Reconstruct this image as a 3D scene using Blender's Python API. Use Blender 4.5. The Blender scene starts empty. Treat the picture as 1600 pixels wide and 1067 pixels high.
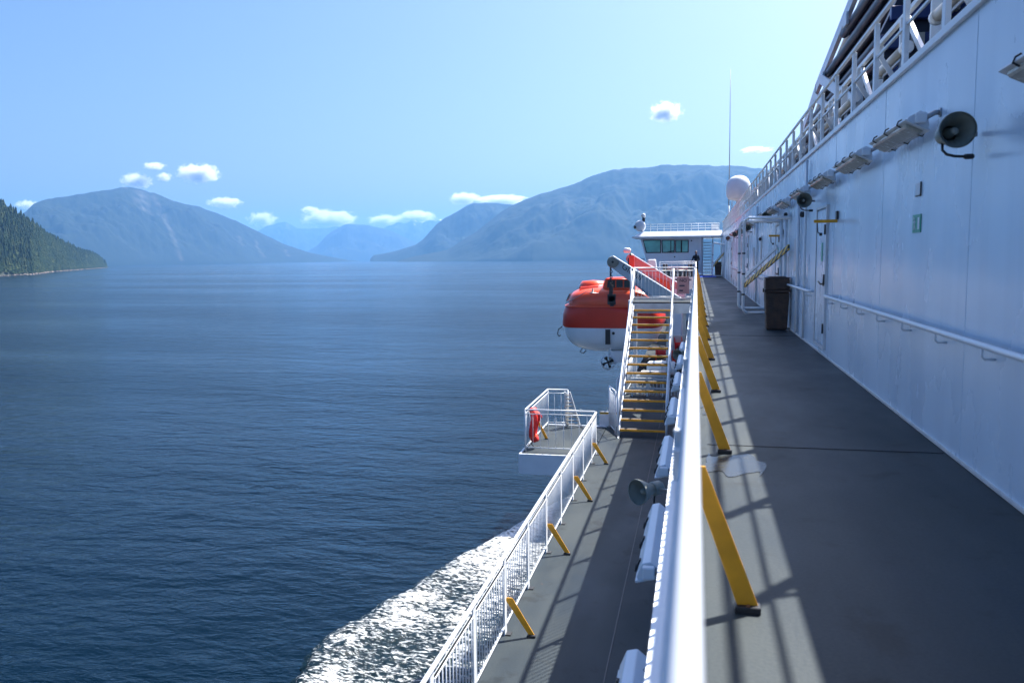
import bpy, bmesh, math, random
import numpy as np
from mathutils import Vector, Matrix, noise
random.seed(7); rng = np.random.default_rng(7)
S = bpy.context.scene
COL = S.collection
PI = math.pi

# ------------------------------------------------------------------ camera
cam_d = bpy.data.cameras.new('camera')
cam = bpy.data.objects.new('camera', cam_d); COL.objects.link(cam)
cam.matrix_world = Matrix(((0.976157, -0.011164, 0.216777, 0.0),
                           (0.216789, 0.100491, -0.971033, 0.0),
                           (-0.010944, 0.994875, 0.100515, 1.45),
                           (0, 0, 0, 1)))
cam_d.sensor_width = 36; cam_d.lens = 36*1290/1600
cam_d.clip_start = 0.05; cam_d.clip_end = 150000
cam_d.dof.use_dof = True; cam_d.dof.focus_distance = 30; cam_d.dof.aperture_fstop = 3.6
S.camera = cam

# ------------------------------------------------------------------ light
SUNV = Vector((0.43, 0.62, 1.0)).normalized()
EL = math.asin(SUNV.z); AZ = math.atan2(SUNV.x, SUNV.y)
w = bpy.data.worlds.new('World'); S.world = w; w.use_nodes = True
nt = w.node_tree; nt.nodes.clear()
sky = nt.nodes.new('ShaderNodeTexSky'); sky.sky_type = 'NISHITA'; sky.sun_disc = False
sky.sun_elevation = EL; sky.sun_rotation = AZ
sky.air_density = 1.0; sky.dust_density = 4.2; sky.ozone_density = 5.0; sky.altitude = 0
bg = nt.nodes.new('ShaderNodeBackground'); bg.inputs[1].default_value = 0.070
out = nt.nodes.new('ShaderNodeOutputWorld')
hs = nt.nodes.new('ShaderNodeHueSaturation'); hs.inputs['Saturation'].default_value = 1.2
nt.links.new(sky.outputs[0], hs.inputs['Color']); wb = nt.nodes.new('ShaderNodeMixRGB'); wb.blend_type = 'MULTIPLY'; wb.inputs[0].default_value = 1; wb.inputs[2].default_value = (.91, .92, 1.0, 1)
nt.links.new(hs.outputs[0], wb.inputs[1]); nt.links.new(wb.outputs[0], bg.inputs[0]); nt.links.new(bg.outputs[0], out.inputs[0])
sl = bpy.data.lights.new('sun', 'SUN'); sl.energy = 5.0; sl.angle = math.radians(0.5); sl.color = (1.0, 0.95, 0.88)
sun = bpy.data.objects.new('sun', sl); COL.objects.link(sun)
sun.rotation_euler = (-SUNV).to_track_quat('-Z', 'Y').to_euler()
S.view_settings.view_transform = 'Standard'; S.view_settings.look = 'None'
S.view_settings.exposure = 1.58; S.view_settings.gamma = 1.0
S.cycles.max_bounces = 6; S.cycles.transparent_max_bounces = 8; S.cycles.volume_bounces = 3
S.cycles.use_denoising = True

# ------------------------------------------------------------------ materials
def N(nt, t, **k):
    n = nt.nodes.new(t)
    for a, b in k.items():
        if a.startswith('i_'):
            n.inputs[a[2:].replace('_', ' ')].default_value = b
        else: setattr(n, a, b)
    return n
def mat(name, color, rough=.5, metal=0, var=.12, scale=6, bump=0, bscale=30, stretch=(1, 1, 1), col2=None, spec=.5, coat=0, lo=.35, hi=.65, detail=6):
    m = bpy.data.materials.new(name); m.use_nodes = True
    nt = m.node_tree; b = nt.nodes['Principled BSDF']; L = nt.links.new
    tc = N(nt, 'ShaderNodeTexCoord'); mp = N(nt, 'ShaderNodeMapping'); mp.inputs['Scale'].default_value = stretch
    L(tc.outputs['Object'], mp.inputs[0])
    nz = N(nt, 'ShaderNodeTexNoise'); nz.inputs['Scale'].default_value = scale; nz.inputs['Detail'].default_value = detail
    L(mp.outputs[0], nz.inputs['Vector'])
    cr = N(nt, 'ShaderNodeValToRGB'); cr.color_ramp.elements[0].position = lo; cr.color_ramp.elements[1].position = hi
    c = Vector(color[:3]); c2 = Vector(col2[:3]) if col2 else c*(1-var)
    cr.color_ramp.elements[0].color = (*c2, 1); cr.color_ramp.elements[1].color = (*c, 1)
    L(nz.outputs[0], cr.inputs[0]); L(cr.outputs[0], b.inputs['Base Color'])
    mr = N(nt, 'ShaderNodeMapRange'); mr.inputs[3].default_value = max(0, rough-.08); mr.inputs[4].default_value = min(1, rough+.08)
    L(nz.outputs[0], mr.inputs[0]); L(mr.outputs[0], b.inputs['Roughness'])
    b.inputs['Metallic'].default_value = metal; b.inputs['Specular IOR Level'].default_value = spec
    b.inputs['Coat Weight'].default_value = coat
    if bump:
        n2 = N(nt, 'ShaderNodeTexNoise'); n2.inputs['Scale'].default_value = bscale; n2.inputs['Detail'].default_value = 4
        L(mp.outputs[0], n2.inputs['Vector'])
        bp = N(nt, 'ShaderNodeBump'); bp.inputs['Strength'].default_value = bump; bp.inputs['Distance'].default_value = .02
        L(n2.outputs[0], bp.inputs['Height']); L(bp.outputs[0], b.inputs['Normal'])
    return m
M = {}
M['white'] = mat('white_paint', (.70, .745, .79), .35, var=.06, scale=3)
M['whitegrey'] = mat('weathered_white_paint', (.62, .66, .70), .4, var=.16, scale=5)
M['yellow'] = mat('yellow_paint', (.78, .36, .015), .4, var=.18, scale=9)
M['tread'] = mat('dark_tread', (.035, .035, .035), .7)
M['black'] = mat('black_rubber', (.012, .012, .014), .5)
M['darkmetal'] = mat('dark_metal', (.035, .037, .042), .45, metal=.3)
M['steel'] = mat('steel', (.35, .36, .38), .35, metal=.8)
M['orange'] = mat('orange_gelcoat', (.80, .085, .02), .3, var=.12, scale=1.5, coat=.3)
M['orangeband'] = mat('red_band_gelcoat', (.66, .035, .012), .35, var=.12, scale=1.5)
M['boathull'] = mat('boat_hull_white', (.74, .80, .84), .3, var=.1, scale=1.2, coat=.2)
M['glass'] = mat('dark_glass', (.03, .05, .06), .08, spec=.8)
M['teal'] = mat('teal_glass', (.20, .62, .55), .15, scale=1.0, var=.45, spec=.5)
M['navy'] = mat('navy_paint', (.004, .008, .04), .45, var=.3, scale=2)
M['blue'] = mat('blue_paint', (.008, .03, .17), .35, var=.25, scale=3)
M['mat'] = mat('blue_mat', (.02, .09, .55), .8)
M['hornp'] = mat('horn_grey', (.25, .27, .24), .45, var=.15)
M['diff'] = mat('lamp_diffuser', (.45, .43, .36), .25, var=.25, scale=18)
M['bin'] = mat('bin_brown', (.075, .042, .028), .65, col2=(.03, .019, .014), scale=7, bump=.3)
M['pink'] = mat('faded_red_arm', (.72, .33, .31), .4, var=.12)
M['armblue'] = mat('grey_blue_arm', (.42, .55, .64), .4, var=.1)
M['green'] = mat('sign_green', (.0, .32, .19), .4)
M['red'] = mat('red_cloth', (.75, .02, .02), .6, var=.3, scale=14, bump=.6, bscale=16)
M['cloth'] = mat('navy_cloth', (.012, .013, .02), .9)
M['skin'] = mat('skin', (.5, .28, .2), .5)
M['beige'] = mat('beige_plastic', (.42, .39, .33), .35)
M['rope'] = mat('pale_chain', (.6, .6, .58), .5)
M['ink'] = mat('dark_ink', (.02, .025, .06), .6)
M['rust'] = mat('rust_stain', (.25, .1, .04), .8)

def deckmat(name, c1, c2, dens=.6):
    m = bpy.data.materials.new(name); m.use_nodes = True
    nt = m.node_tree; b = nt.nodes['Principled BSDF']; L = nt.links.new
    tc = N(nt, 'ShaderNodeTexCoord')
    def nz(scale, detail, st=(1, 1, 1), rg=.6):
        mp = N(nt, 'ShaderNodeMapping'); mp.inputs['Scale'].default_value = st; L(tc.outputs['Object'], mp.inputs[0])
        n = N(nt, 'ShaderNodeTexNoise'); n.inputs['Scale'].default_value = scale; n.inputs['Detail'].default_value = detail
        n.inputs['Roughness'].default_value = rg; L(mp.outputs[0], n.inputs['Vector']); return n.outputs[0]
    a = nz(.9, 8, (1, .5, 1)); f = nz(60, 3); s = nz(3, 6, (1, .12, 1)); st = nz(2.3, 5)
    mx = N(nt, 'ShaderNodeMath', operation='MULTIPLY_ADD'); mx.inputs[1].default_value = .55; L(a, mx.inputs[0])
    m2 = N(nt, 'ShaderNodeMath', operation='MULTIPLY'); m2.inputs[1].default_value = .3; L(f, m2.inputs[0])
    L(m2.outputs[0], mx.inputs[2])
    m3 = N(nt, 'ShaderNodeMath', operation='MULTIPLY_ADD'); m3.inputs[1].default_value = .25; L(s, m3.inputs[0]); L(mx.outputs[0], m3.inputs[2])
    cr = N(nt, 'ShaderNodeValToRGB'); e = cr.color_ramp.elements
    e[0].position = .42; e[0].color = (*c2, 1); e[1].position = .64; e[1].color = (*c1, 1)
    L(m3.outputs[0], cr.inputs[0])
    # scattered dark scuffs
    cs = N(nt, 'ShaderNodeValToRGB'); cs.color_ramp.elements[0].position = .34; cs.color_ramp.elements[0].color = (.45, .42, .4, 1)
    cs.color_ramp.elements[1].position = .42; cs.color_ramp.elements[1].color = (1, 1, 1, 1); L(st, cs.inputs[0])
    mm = N(nt, 'ShaderNodeMixRGB', blend_type='MULTIPLY'); mm.inputs[0].default_value = dens
    L(cr.outputs[0], mm.inputs[1]); L(cs.outputs[0], mm.inputs[2])
    ru = nz(4.2, 5, (1, 1, 1), .7); rr_ = N(nt, 'ShaderNodeMapRange'); rr_.inputs[1].default_value = .70; rr_.inputs[2].default_value = .74; rr_.inputs[4].default_value = .7; L(ru, rr_.inputs[0])
    mx2 = N(nt, 'ShaderNodeMixRGB'); L(rr_.outputs[0], mx2.inputs[0]); L(mm.outputs[0], mx2.inputs[1]); mx2.inputs[2].default_value = (.09, .045, .025, 1)
    L(mx2.outputs[0], b.inputs['Base Color'])
    mr = N(nt, 'ShaderNodeMapRange'); mr.inputs[1].default_value = .3; mr.inputs[2].default_value = .7
    mr.inputs[3].default_value = .42; mr.inputs[4].default_value = .7; L(a, mr.inputs[0]); L(mr.outputs[0], b.inputs['Roughness'])
    bp = N(nt, 'ShaderNodeBump'); bp.inputs['Strength'].default_value = .25; bp.inputs['Distance'].default_value = .004
    L(f, bp.inputs['Height']); L(bp.outputs[0], b.inputs['Normal'])
    b.inputs['Specular IOR Level'].default_value = .2
    return m
M['deck'] = deckmat('green_grey_deck_paint', (.038, .049, .053), (.013, .023, .032))
M['ldeck'] = deckmat('lower_deck_paint', (.035, .045, .049), (.013, .022, .031))

def wallmat():
    m = bpy.data.materials.new('ship_side_paint'); m.use_nodes = True
    nt = m.node_tree; b = nt.nodes['Principled BSDF']; L = nt.links.new
    tc = N(nt, 'ShaderNodeTexCoord')
    def nz(scale, detail, st):
        mp = N(nt, 'ShaderNodeMapping'); mp.inputs['Scale'].default_value = st; L(tc.outputs['Object'], mp.inputs[0])
        n = N(nt, 'ShaderNodeTexNoise'); n.inputs['Scale'].default_value = scale; n.inputs['Detail'].default_value = detail
        L(mp.outputs[0], n.inputs['Vector']); return n.outputs[0]
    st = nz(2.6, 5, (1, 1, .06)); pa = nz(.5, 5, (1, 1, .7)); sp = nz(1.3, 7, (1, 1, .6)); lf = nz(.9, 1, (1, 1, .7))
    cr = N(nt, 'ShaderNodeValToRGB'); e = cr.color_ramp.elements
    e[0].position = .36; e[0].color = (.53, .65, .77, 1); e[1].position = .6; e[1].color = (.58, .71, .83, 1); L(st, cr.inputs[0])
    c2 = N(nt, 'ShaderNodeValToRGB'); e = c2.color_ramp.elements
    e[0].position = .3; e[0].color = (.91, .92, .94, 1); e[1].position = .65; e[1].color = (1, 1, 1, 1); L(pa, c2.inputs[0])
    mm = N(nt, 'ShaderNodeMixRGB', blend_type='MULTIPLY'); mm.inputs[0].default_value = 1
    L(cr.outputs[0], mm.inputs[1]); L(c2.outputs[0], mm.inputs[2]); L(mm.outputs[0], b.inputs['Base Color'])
    mr = N(nt, 'ShaderNodeMapRange'); mr.inputs[3].default_value = .15; mr.inputs[4].default_value = .4; L(sp, mr.inputs[0]); L(mr.outputs[0], b.inputs['Roughness'])
    bp = N(nt, 'ShaderNodeBump'); bp.inputs['Strength'].default_value = .7; bp.inputs['Distance'].default_value = .05
    L(lf, bp.inputs['Height'])
    L(bp.outputs[0], b.inputs['Normal'])
    return m
M['wall'] = wallmat()

def stripemat():
    m = bpy.data.materials.new('hazard_stripes'); m.use_nodes = True
    nt = m.node_tree; b = nt.nodes['Principled BSDF']; L = nt.links.new
    tc = N(nt, 'ShaderNodeTexCoord'); wv = N(nt, 'ShaderNodeTexWave'); wv.bands_direction = 'Z'; wv.inputs['Scale'].default_value = 2.6
    mp = N(nt, 'ShaderNodeMapping'); mp.inputs['Rotation'].default_value = (.5, 0, 0)
    L(tc.outputs['Object'], mp.inputs[0]); L(mp.outputs[0], wv.inputs[0])
    cr = N(nt, 'ShaderNodeValToRGB'); cr.color_ramp.interpolation = 'CONSTANT'
    cr.color_ramp.elements[0].color = (.012, .012, .012, 1); cr.color_ramp.elements[1].position = .5; cr.color_ramp.elements[1].color = (.75, .45, .03, 1)
    L(wv.outputs[1], cr.inputs[0]); L(cr.outputs[0], b.inputs['Base Color']); return m
M['stripe'] = stripemat()

# ------------------------------------------------------------------ mesh helpers
class MB:
    def __init__(s): s.v = []; s.f = []; s.sm = []
    def add(s, v, f, smooth=False):
        o = len(s.v); s.v += [tuple(p) for p in v]; s.f += [tuple(i+o for i in q) for q in f]; s.sm += [smooth]*len(f); return s
    def box(s, x0, x1, y0, y1, z0, z1):
        return s.add([(x0, y0, z0), (x1, y0, z0), (x1, y1, z0), (x0, y1, z0), (x0, y0, z1), (x1, y0, z1), (x1, y1, z1), (x0, y1, z1)],
                     [(0, 3, 2, 1), (4, 5, 6, 7), (0, 1, 5, 4), (1, 2, 6, 5), (2, 3, 7, 6), (3, 0, 4, 7)])
    def prism(s, pts, d):     # pts: 3D polygon, extruded by vector d
        n = len(pts); p = [Vector(q) for q in pts]; d = Vector(d)
        return s.add(p+[q+d for q in p], [tuple(range(n))[::-1], tuple(range(n, 2*n))]+[(i, (i+1) % n, (i+1) % n+n, i+n) for i in range(n)])
    def bar(s, a, b, wd, h, side=(1, 0, 0)):   # rectangular bar a->b
        a = Vector(a); b = Vector(b); t = (b-a).normalized(); sd = Vector(side); sd = (sd-t*sd.dot(t)).normalized(); u = t.cross(sd)
        c = [sd*wd/2+u*h/2, -sd*wd/2+u*h/2, -sd*wd/2-u*h/2, sd*wd/2-u*h/2]
        return s.add([a+q for q in c]+[b+q for q in c], [(0, 3, 2, 1), (4, 5, 6, 7), (0, 1, 5, 4), (1, 2, 6, 5), (2, 3, 7, 6), (3, 0, 4, 7)])
    def tube(s, pts, r, n=10, closed=False):
        P = [Vector(p) for p in pts]; m = len(P); V = []; up = None
        for i, p in enumerate(P):
            if closed: t = (P[(i+1) % m]-P[i-1]).normalized()
            else: t = (P[min(i+1, m-1)]-P[max(i-1, 0)]).normalized()
            if up is None: up = t.orthogonal().normalized()
            up = (up-t*up.dot(t)).normalized(); bn = t.cross(up); rr = r[i] if isinstance(r, (list, tuple)) else r
            V += [p+(up*math.cos(2*PI*k/n)+bn*math.sin(2*PI*k/n))*rr for k in range(n)]
        F = []
        for i in range(m if closed else m-1):
            j = (i+1) % m
            F += [(i*n+k, i*n+(k+1) % n, j*n+(k+1) % n, j*n+k) for k in range(n)]
        if not closed:
            s.add(V, F, True); o = len(s.v)-len(V)
            s.f.append(tuple(o+k for k in range(n))[::-1]); s.f.append(tuple(o+(m-1)*n+k for k in range(n))); s.sm += [False, False]
        else: s.add(V, F, True)
        return s
    def lathe(s, prof, c, axis=(0, 0, 1), n=24, cap=True):   # prof [(r, h)]
        ax = Vector(axis).normalized(); u = ax.orthogonal().normalized(); v = ax.cross(u); c = Vector(c); V = []
        for r, h in prof: V += [c+ax*h+(u*math.cos(2*PI*k/n)+v*math.sin(2*PI*k/n))*r for k in range(n)]
        F = [(i*n+k, i*n+(k+1) % n, (i+1)*n+(k+1) % n, (i+1)*n+k) for i in range(len(prof)-1) for k in range(n)]
        s.add(V, F, True); o = len(s.v)-len(V)
        if cap:
            s.f.append(tuple(o+k for k in range(n))[::-1]); s.f.append(tuple(o+(len(prof)-1)*n+k for k in range(n))); s.sm += [False, False]
        return s
    def build(s, name, m, parent=None, bevel=0):
        me = bpy.data.meshes.new(name); me.from_pydata(s.v, [], s.f); me.polygons.foreach_set('use_smooth', s.sm)
        me.materials.append(m); me.update()
        bm = bmesh.new(); bm.from_mesh(me); bmesh.ops.recalc_face_normals(bm, faces=bm.faces)
        if bevel: bmesh.ops.bevel(bm, geom=[e for e in bm.edges if len(e.link_faces) == 2 and e.calc_face_angle(0) > .6], offset=bevel, segments=1, affect='EDGES', clamp_overlap=True)
        bm.to_mesh(me); bm.free()
        o = bpy.data.objects.new(name, me); COL.objects.link(o)
        if parent: o.parent = parent
        return o
def tag(o, label, cat=None, group=None, kind=None):
    o['label'] = label
    if cat: o['category'] = cat
    if group: o['group'] = group
    if kind: o['kind'] = kind
    return o
def thing(name, label, cat, loc=(0, 0, 0), group=None, rz=0):
    o = bpy.data.objects.new(name, None); o.empty_display_size = .2; COL.objects.link(o); o.location = loc; o.rotation_euler.z = rz
    return tag(o, label, cat, group)
def copy_thing(o, loc, label, rz=None):
    c = o.copy(); COL.objects.link(c); c.location = loc; c['label'] = label
    if rz is not None: c.rotation_euler.z = rz
    for p in list(o.children):
        q = p.copy(); COL.objects.link(q); q.parent = c
        for g in list(p.children):
            h = g.copy(); COL.objects.link(h); h.parent = q
    return c
def arc(c, r, a0, a1, n, plane='xz'):
    out = []
    for i in range(n+1):
        a = a0+(a1-a0)*i/n; u, v = math.cos(a)*r, math.sin(a)*r
        out.append((c[0]+u, c[1], c[2]+v) if plane == 'xz' else (c[0], c[1]+u, c[2]+v) if plane == 'yz' else (c[0]+u, c[1]+v, c[2]))
    return out
def text(s, size, m, parent, mtx, name='lettering'):
    cu = bpy.data.curves.new(name, 'FONT'); cu.body = s; cu.size = size; cu.extrude = .002; cu.materials.append(m)
    cu.align_x = 'CENTER'; cu.align_y = 'CENTER'
    tmp = bpy.data.objects.new(name, cu); me = bpy.data.meshes.new_from_object(tmp); bpy.data.objects.remove(tmp)
    o = bpy.data.objects.new(name, me); COL.objects.link(o); o.parent = parent; o.matrix_local = mtx; return o
SEA = -16.5

# ------------------------------------------------------------------ sea
def sea():
    # radial sheet of water, fine near the ship and reaching past the horizon
    rr = [0]+list(np.geomspace(8, 60000, 60)); n = 96; V = [(0, 0, SEA)]; F = []
    for r in rr[1:]: V += [(r*math.cos(2*PI*k/n), 500*0+r*math.sin(2*PI*k/n), SEA) for k in range(n)]
    F += [(0, 1+k, 1+(k+1) % n) for k in range(n)]
    for i in range(len(rr)-2):
        a = 1+i*n; F += [(a+k, a+n+k, a+n+(k+1) % n, a+(k+1) % n) for k in range(n)]
    m = bpy.data.materials.new('sea_water'); m.use_nodes = True
    nt = m.node_tree; b = nt.nodes['Principled BSDF']; L = nt.links.new
    b.inputs['Base Color'].default_value = (.0001, .0050, .0115, 1); b.inputs['IOR'].default_value = 1.333; b.inputs['Specular IOR Level'].default_value = .2; b.inputs['Specular Tint'].default_value = (.42, .82, 1, 1)
    tc = N(nt, 'ShaderNodeTexCoord')
    def nz(scale, detail, rot, st, rg=.55):
        mp = N(nt, 'ShaderNodeMapping'); mp.inputs['Scale'].default_value = st; mp.inputs['Rotation'].default_value = (0, 0, rot)
        L(tc.outputs['Object'], mp.inputs[0])
        n = N(nt, 'ShaderNodeTexNoise'); n.inputs['Scale'].default_value = scale; n.inputs['Detail'].default_value = detail
        n.inputs['Roughness'].default_value = rg; n.inputs['Distortion'].default_value = .3
        L(mp.outputs[0], n.inputs['Vector']); return n.outputs[0]
    big = nz(.10, 3, .3, (1, 2.2, 1)); med = nz(.55, 4, -.25, (1, 1.9, 1), .6); fine = nz(2.6, 3, .15, (1, 1.5, 1), .6)
    slick = nz(.0035, 7, .04, (.5, 2.2, 1), .68)
    sm = N(nt, 'ShaderNodeMapRange'); sm.inputs[1].default_value = .42; sm.inputs[2].default_value = .58; sm.inputs[3].default_value = .38; sm.inputs[4].default_value = .86
    L(slick, sm.inputs[0])
    def madd(x, k, y=None):
        a = N(nt, 'ShaderNodeMath', operation='MULTIPLY_ADD'); L(x, a.inputs[0]); a.inputs[1].default_value = k
        if y: L(y, a.inputs[2])
        else: a.inputs[2].default_value = 0
        return a.outputs[0]
    h = madd(big, 1.25, madd(med, .50, madd(fine, .075)))
    bp = N(nt, 'ShaderNodeBump'); bp.inputs['Distance'].default_value = 1.0; L(sm.outputs[0], bp.inputs['Strength'])
    L(h, bp.inputs['Height']); L(bp.outputs[0], b.inputs['Normal'])
    rm = N(nt, 'ShaderNodeMapRange'); rm.inputs[1].default_value = .42; rm.inputs[2].default_value = .6; rm.inputs[3].default_value = .06; rm.inputs[4].default_value = .16
    L(slick, rm.inputs[0]); L(rm.outputs[0], b.inputs['Roughness'])
    mb = MB().add(V, F, True); o = mb.build('sea', m); tag(o, 'dark blue rippled sea water reaching the far mountains', kind='structure')
    return m
watermat = sea()

def wake():
    ctrl = [(-12, -14), (5, -14.6), (15, -15.2), (24, -15.9), (30.8, -16.6), (34, -17.3), (37, -16.5), (41, -15.3), (45.4, -14.1), (54.2, -11.3), (62, -8.6), (72, -5.0), (80, -2.6)]
    cy = np.array([c[0] for c in ctrl]); cx = np.array([c[1] for c in ctrl])
    ys = np.concatenate([np.arange(-12, 24, .5), np.arange(24, 66, .1), np.arange(66, 80, .3)]); nu = 150
    V = []; foam = []
    for y in ys:
        xb = float(np.interp(y, cy, cx))+.28*noise.fractal((y*.55, 3.1, 0), 1, 2, 4)*1.6+.12*noise.noise((y*3, 9, 0))
        for k in range(nu+1):
            u = k/nu; x = -2.2+(xb+2.2)*u; d = abs(x-xb)
            crest = math.exp(-((d-1.0)/1.2)**2)*.42+.35*math.exp(-d/5)
            edge = min(1, d/.5)
            n1 = noise.fractal((x*.8, y*.6, 0), 1, 2, 5); n2 = noise.noise((x*3.2, y*2.6, 5))
            z = SEA+.03+edge*(crest*.4+.10*abs(n1)+.05*n2+.03*noise.noise((x*8, y*7, 1)))
            V.append((x, y, z))
            fr = min(1, max(0, (y-30)/25))
            foam.append(.42*fr-.10-.25*max(0, 1-d/1.6)*(1-fr)+.20*noise.fractal((x*.25, y*.18, 8), 1, 2, 2)+.14*math.exp(-((d-.9)/1.6)**2)+(0 if d > .5 else -(.5-d)*.5)+ .06)
    n = nu+1; F = [(i*n+k, i*n+k+1, (i+1)*n+k+1, (i+1)*n+k) for i in range(len(ys)-1) for k in range(nu)]
    m = bpy.data.materials.new('foam_and_water'); m.use_nodes = True
    nt = m.node_tree; b = nt.nodes['Principled BSDF']; L = nt.links.new; o_ = nt.nodes['Material Output']
    b.inputs['Base Color'].default_value = (.001, .008, .010, 1); b.inputs['Roughness'].default_value = .08; b.inputs['IOR'].default_value = 1.333; b.inputs['Specular IOR Level'].default_value = .3
    df = N(nt, 'ShaderNodeBsdfPrincipled'); df.inputs['Base Color'].default_value = (.66, .69, .70, 1); df.inputs['Roughness'].default_value = .7
    tc = N(nt, 'ShaderNodeTexCoord'); at = N(nt, 'ShaderNodeAttribute', attribute_name='foam')
    def nz(scale, detail, st, dist):
        mp = N(nt, 'ShaderNodeMapping'); mp.inputs['Scale'].default_value = st; mp.inputs['Rotation'].default_value = (0, 0, .35)
        L(tc.outputs['Object'], mp.inputs[0])
        q = N(nt, 'ShaderNodeTexNoise'); q.inputs['Scale'].default_value = scale; q.inputs['Detail'].default_value = detail
        q.inputs['Roughness'].default_value = .68; q.inputs['Distortion'].default_value = dist; L(mp.outputs[0], q.inputs['Vector']); return q.outputs[0]
    a = nz(6.5, 12, (.45, 1, 1), .5); c = nz(1.3, 8, (.5, 1, 1), .8)
    s1 = N(nt, 'ShaderNodeMath', operation='MULTIPLY_ADD'); s1.inputs[1].default_value = .45; L(c, s1.inputs[0]); L(a, s1.inputs[2])
    s2 = N(nt, 'ShaderNodeMath', operation='MULTIPLY_ADD'); s2.inputs[1].default_value = .30; L(at.outputs['Fac'], s2.inputs[0]); L(s1.outputs[0], s2.inputs[2])
    cr = N(nt, 'ShaderNodeMapRange'); cr.inputs[1].default_value = .745; cr.inputs[2].default_value = .92; L(s2.outputs[0], cr.inputs[0])
    mx = N(nt, 'ShaderNodeMixShader'); L(cr.outputs[0], mx.inputs[0]); L(b.outputs[0], mx.inputs[1]); L(df.outputs[0], mx.inputs[2]); L(mx.outputs[0], o_.inputs[0])
    bp = N(nt, 'ShaderNodeBump'); bp.inputs['Strength'].default_value = .6; bp.inputs['Distance'].default_value = .12
    L(a, bp.inputs['Height']); L(bp.outputs[0], b.inputs['Normal']); L(bp.outputs[0], df.inputs['Normal'])
    mb = MB().add(V, F, True); o = mb.build('wake', m)
    at_ = o.data.attributes.new('foam', 'FLOAT', 'POINT'); at_.data.foreach_set('value', foam)
    tag(o, 'white churning bow wave foam beside the ferry hull', 'wake', kind='stuff')
wake()

# ------------------------------------------------------------------ mountains
def mountain_mat(name, c1, c2, rock, snow=None, slide=None, rocky=.70):
    m = bpy.data.materials.new(name); m.use_nodes = True
    nt = m.node_tree; b = nt.nodes['Principled BSDF']; L = nt.links.new; b.inputs['Roughness'].default_value = .95; b.inputs['Specular IOR Level'].default_value = .1
    g = N(nt, 'ShaderNodeNewGeometry')
    def nz(scale, detail, rg=.6, st=(1, 1, 1)):
        mp = N(nt, 'ShaderNodeMapping'); mp.inputs['Scale'].default_value = st; L(g.outputs['Position'], mp.inputs[0])
        q = N(nt, 'ShaderNodeTexNoise'); q.inputs['Scale'].default_value = scale; q.inputs['Detail'].default_value = detail; q.inputs['Roughness'].default_value = rg
        L(mp.outputs[0], q.inputs['Vector']); return q.outputs[0]
    a = nz(.02, 8, .7); r = nz(.004, 9, .65, (1, 1, .6)); f = nz(.0011, 4)
    cr = N(nt, 'ShaderNodeValToRGB'); cr.color_ramp.elements[0].position = .4; cr.color_ramp.elements[0].color = (*c1, 1); cr.color_ramp.elements[1].position = .62; cr.color_ramp.elements[1].color = (*c2, 1); L(a, cr.inputs[0])
    mr = N(nt, 'ShaderNodeMapRange'); mr.inputs[1].default_value = rocky; mr.inputs[2].default_value = rocky+.04
    se = N(nt, 'ShaderNodeSeparateXYZ'); L(g.outputs['Position'], se.inputs[0])
    hh = N(nt, 'ShaderNodeMapRange'); hh.inputs[1].default_value = 100; hh.inputs[2].default_value = 620; hh.inputs[3].default_value = -.06; hh.inputs[4].default_value = .11; L(se.outputs[2], hh.inputs[0])
    ad = N(nt, 'ShaderNodeMath', operation='ADD'); L(r, ad.inputs[0]); L(hh.outputs[0], ad.inputs[1]); L(ad.outputs[0], mr.inputs[0])
    mx = N(nt, 'ShaderNodeMixRGB'); L(mr.outputs[0], mx.inputs[0]); L(cr.outputs[0], mx.inputs[1]); mx.inputs[2].default_value = (*rock, 1)
    last = mx.outputs[0]
    at = N(nt, 'ShaderNodeAttribute', attribute_name='bare')
    m3 = N(nt, 'ShaderNodeMixRGB'); L(at.outputs['Fac'], m3.inputs[0]); L(last, m3.inputs[1]); m3.inputs[2].default_value = (*[min(1, q*1.9) for q in rock], 1); last = m3.outputs[0]
    if snow:
        h2 = N(nt, 'ShaderNodeMapRange'); h2.inputs[1].default_value = snow[0]; h2.inputs[2].default_value = snow[1]; h2.inputs[3].default_value = 0; h2.inputs[4].default_value = .5; L(se.outputs[2], h2.inputs[0])
        a2 = N(nt, 'ShaderNodeMath', operation='ADD'); L(nz(.006, 7, .7), a2.inputs[0]); L(h2.outputs[0], a2.inputs[1])
        s2 = N(nt, 'ShaderNodeMapRange'); s2.inputs[1].default_value = .78; s2.inputs[2].default_value = .84; L(a2.outputs[0], s2.inputs[0])
        m4 = N(nt, 'ShaderNodeMixRGB'); L(s2.outputs[0], m4.inputs[0]); L(last, m4.inputs[1]); m4.inputs[2].default_value = (.85, .87, .9, 1); last = m4.outputs[0]
    L(last, b.inputs['Base Color'])
    return m
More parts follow.
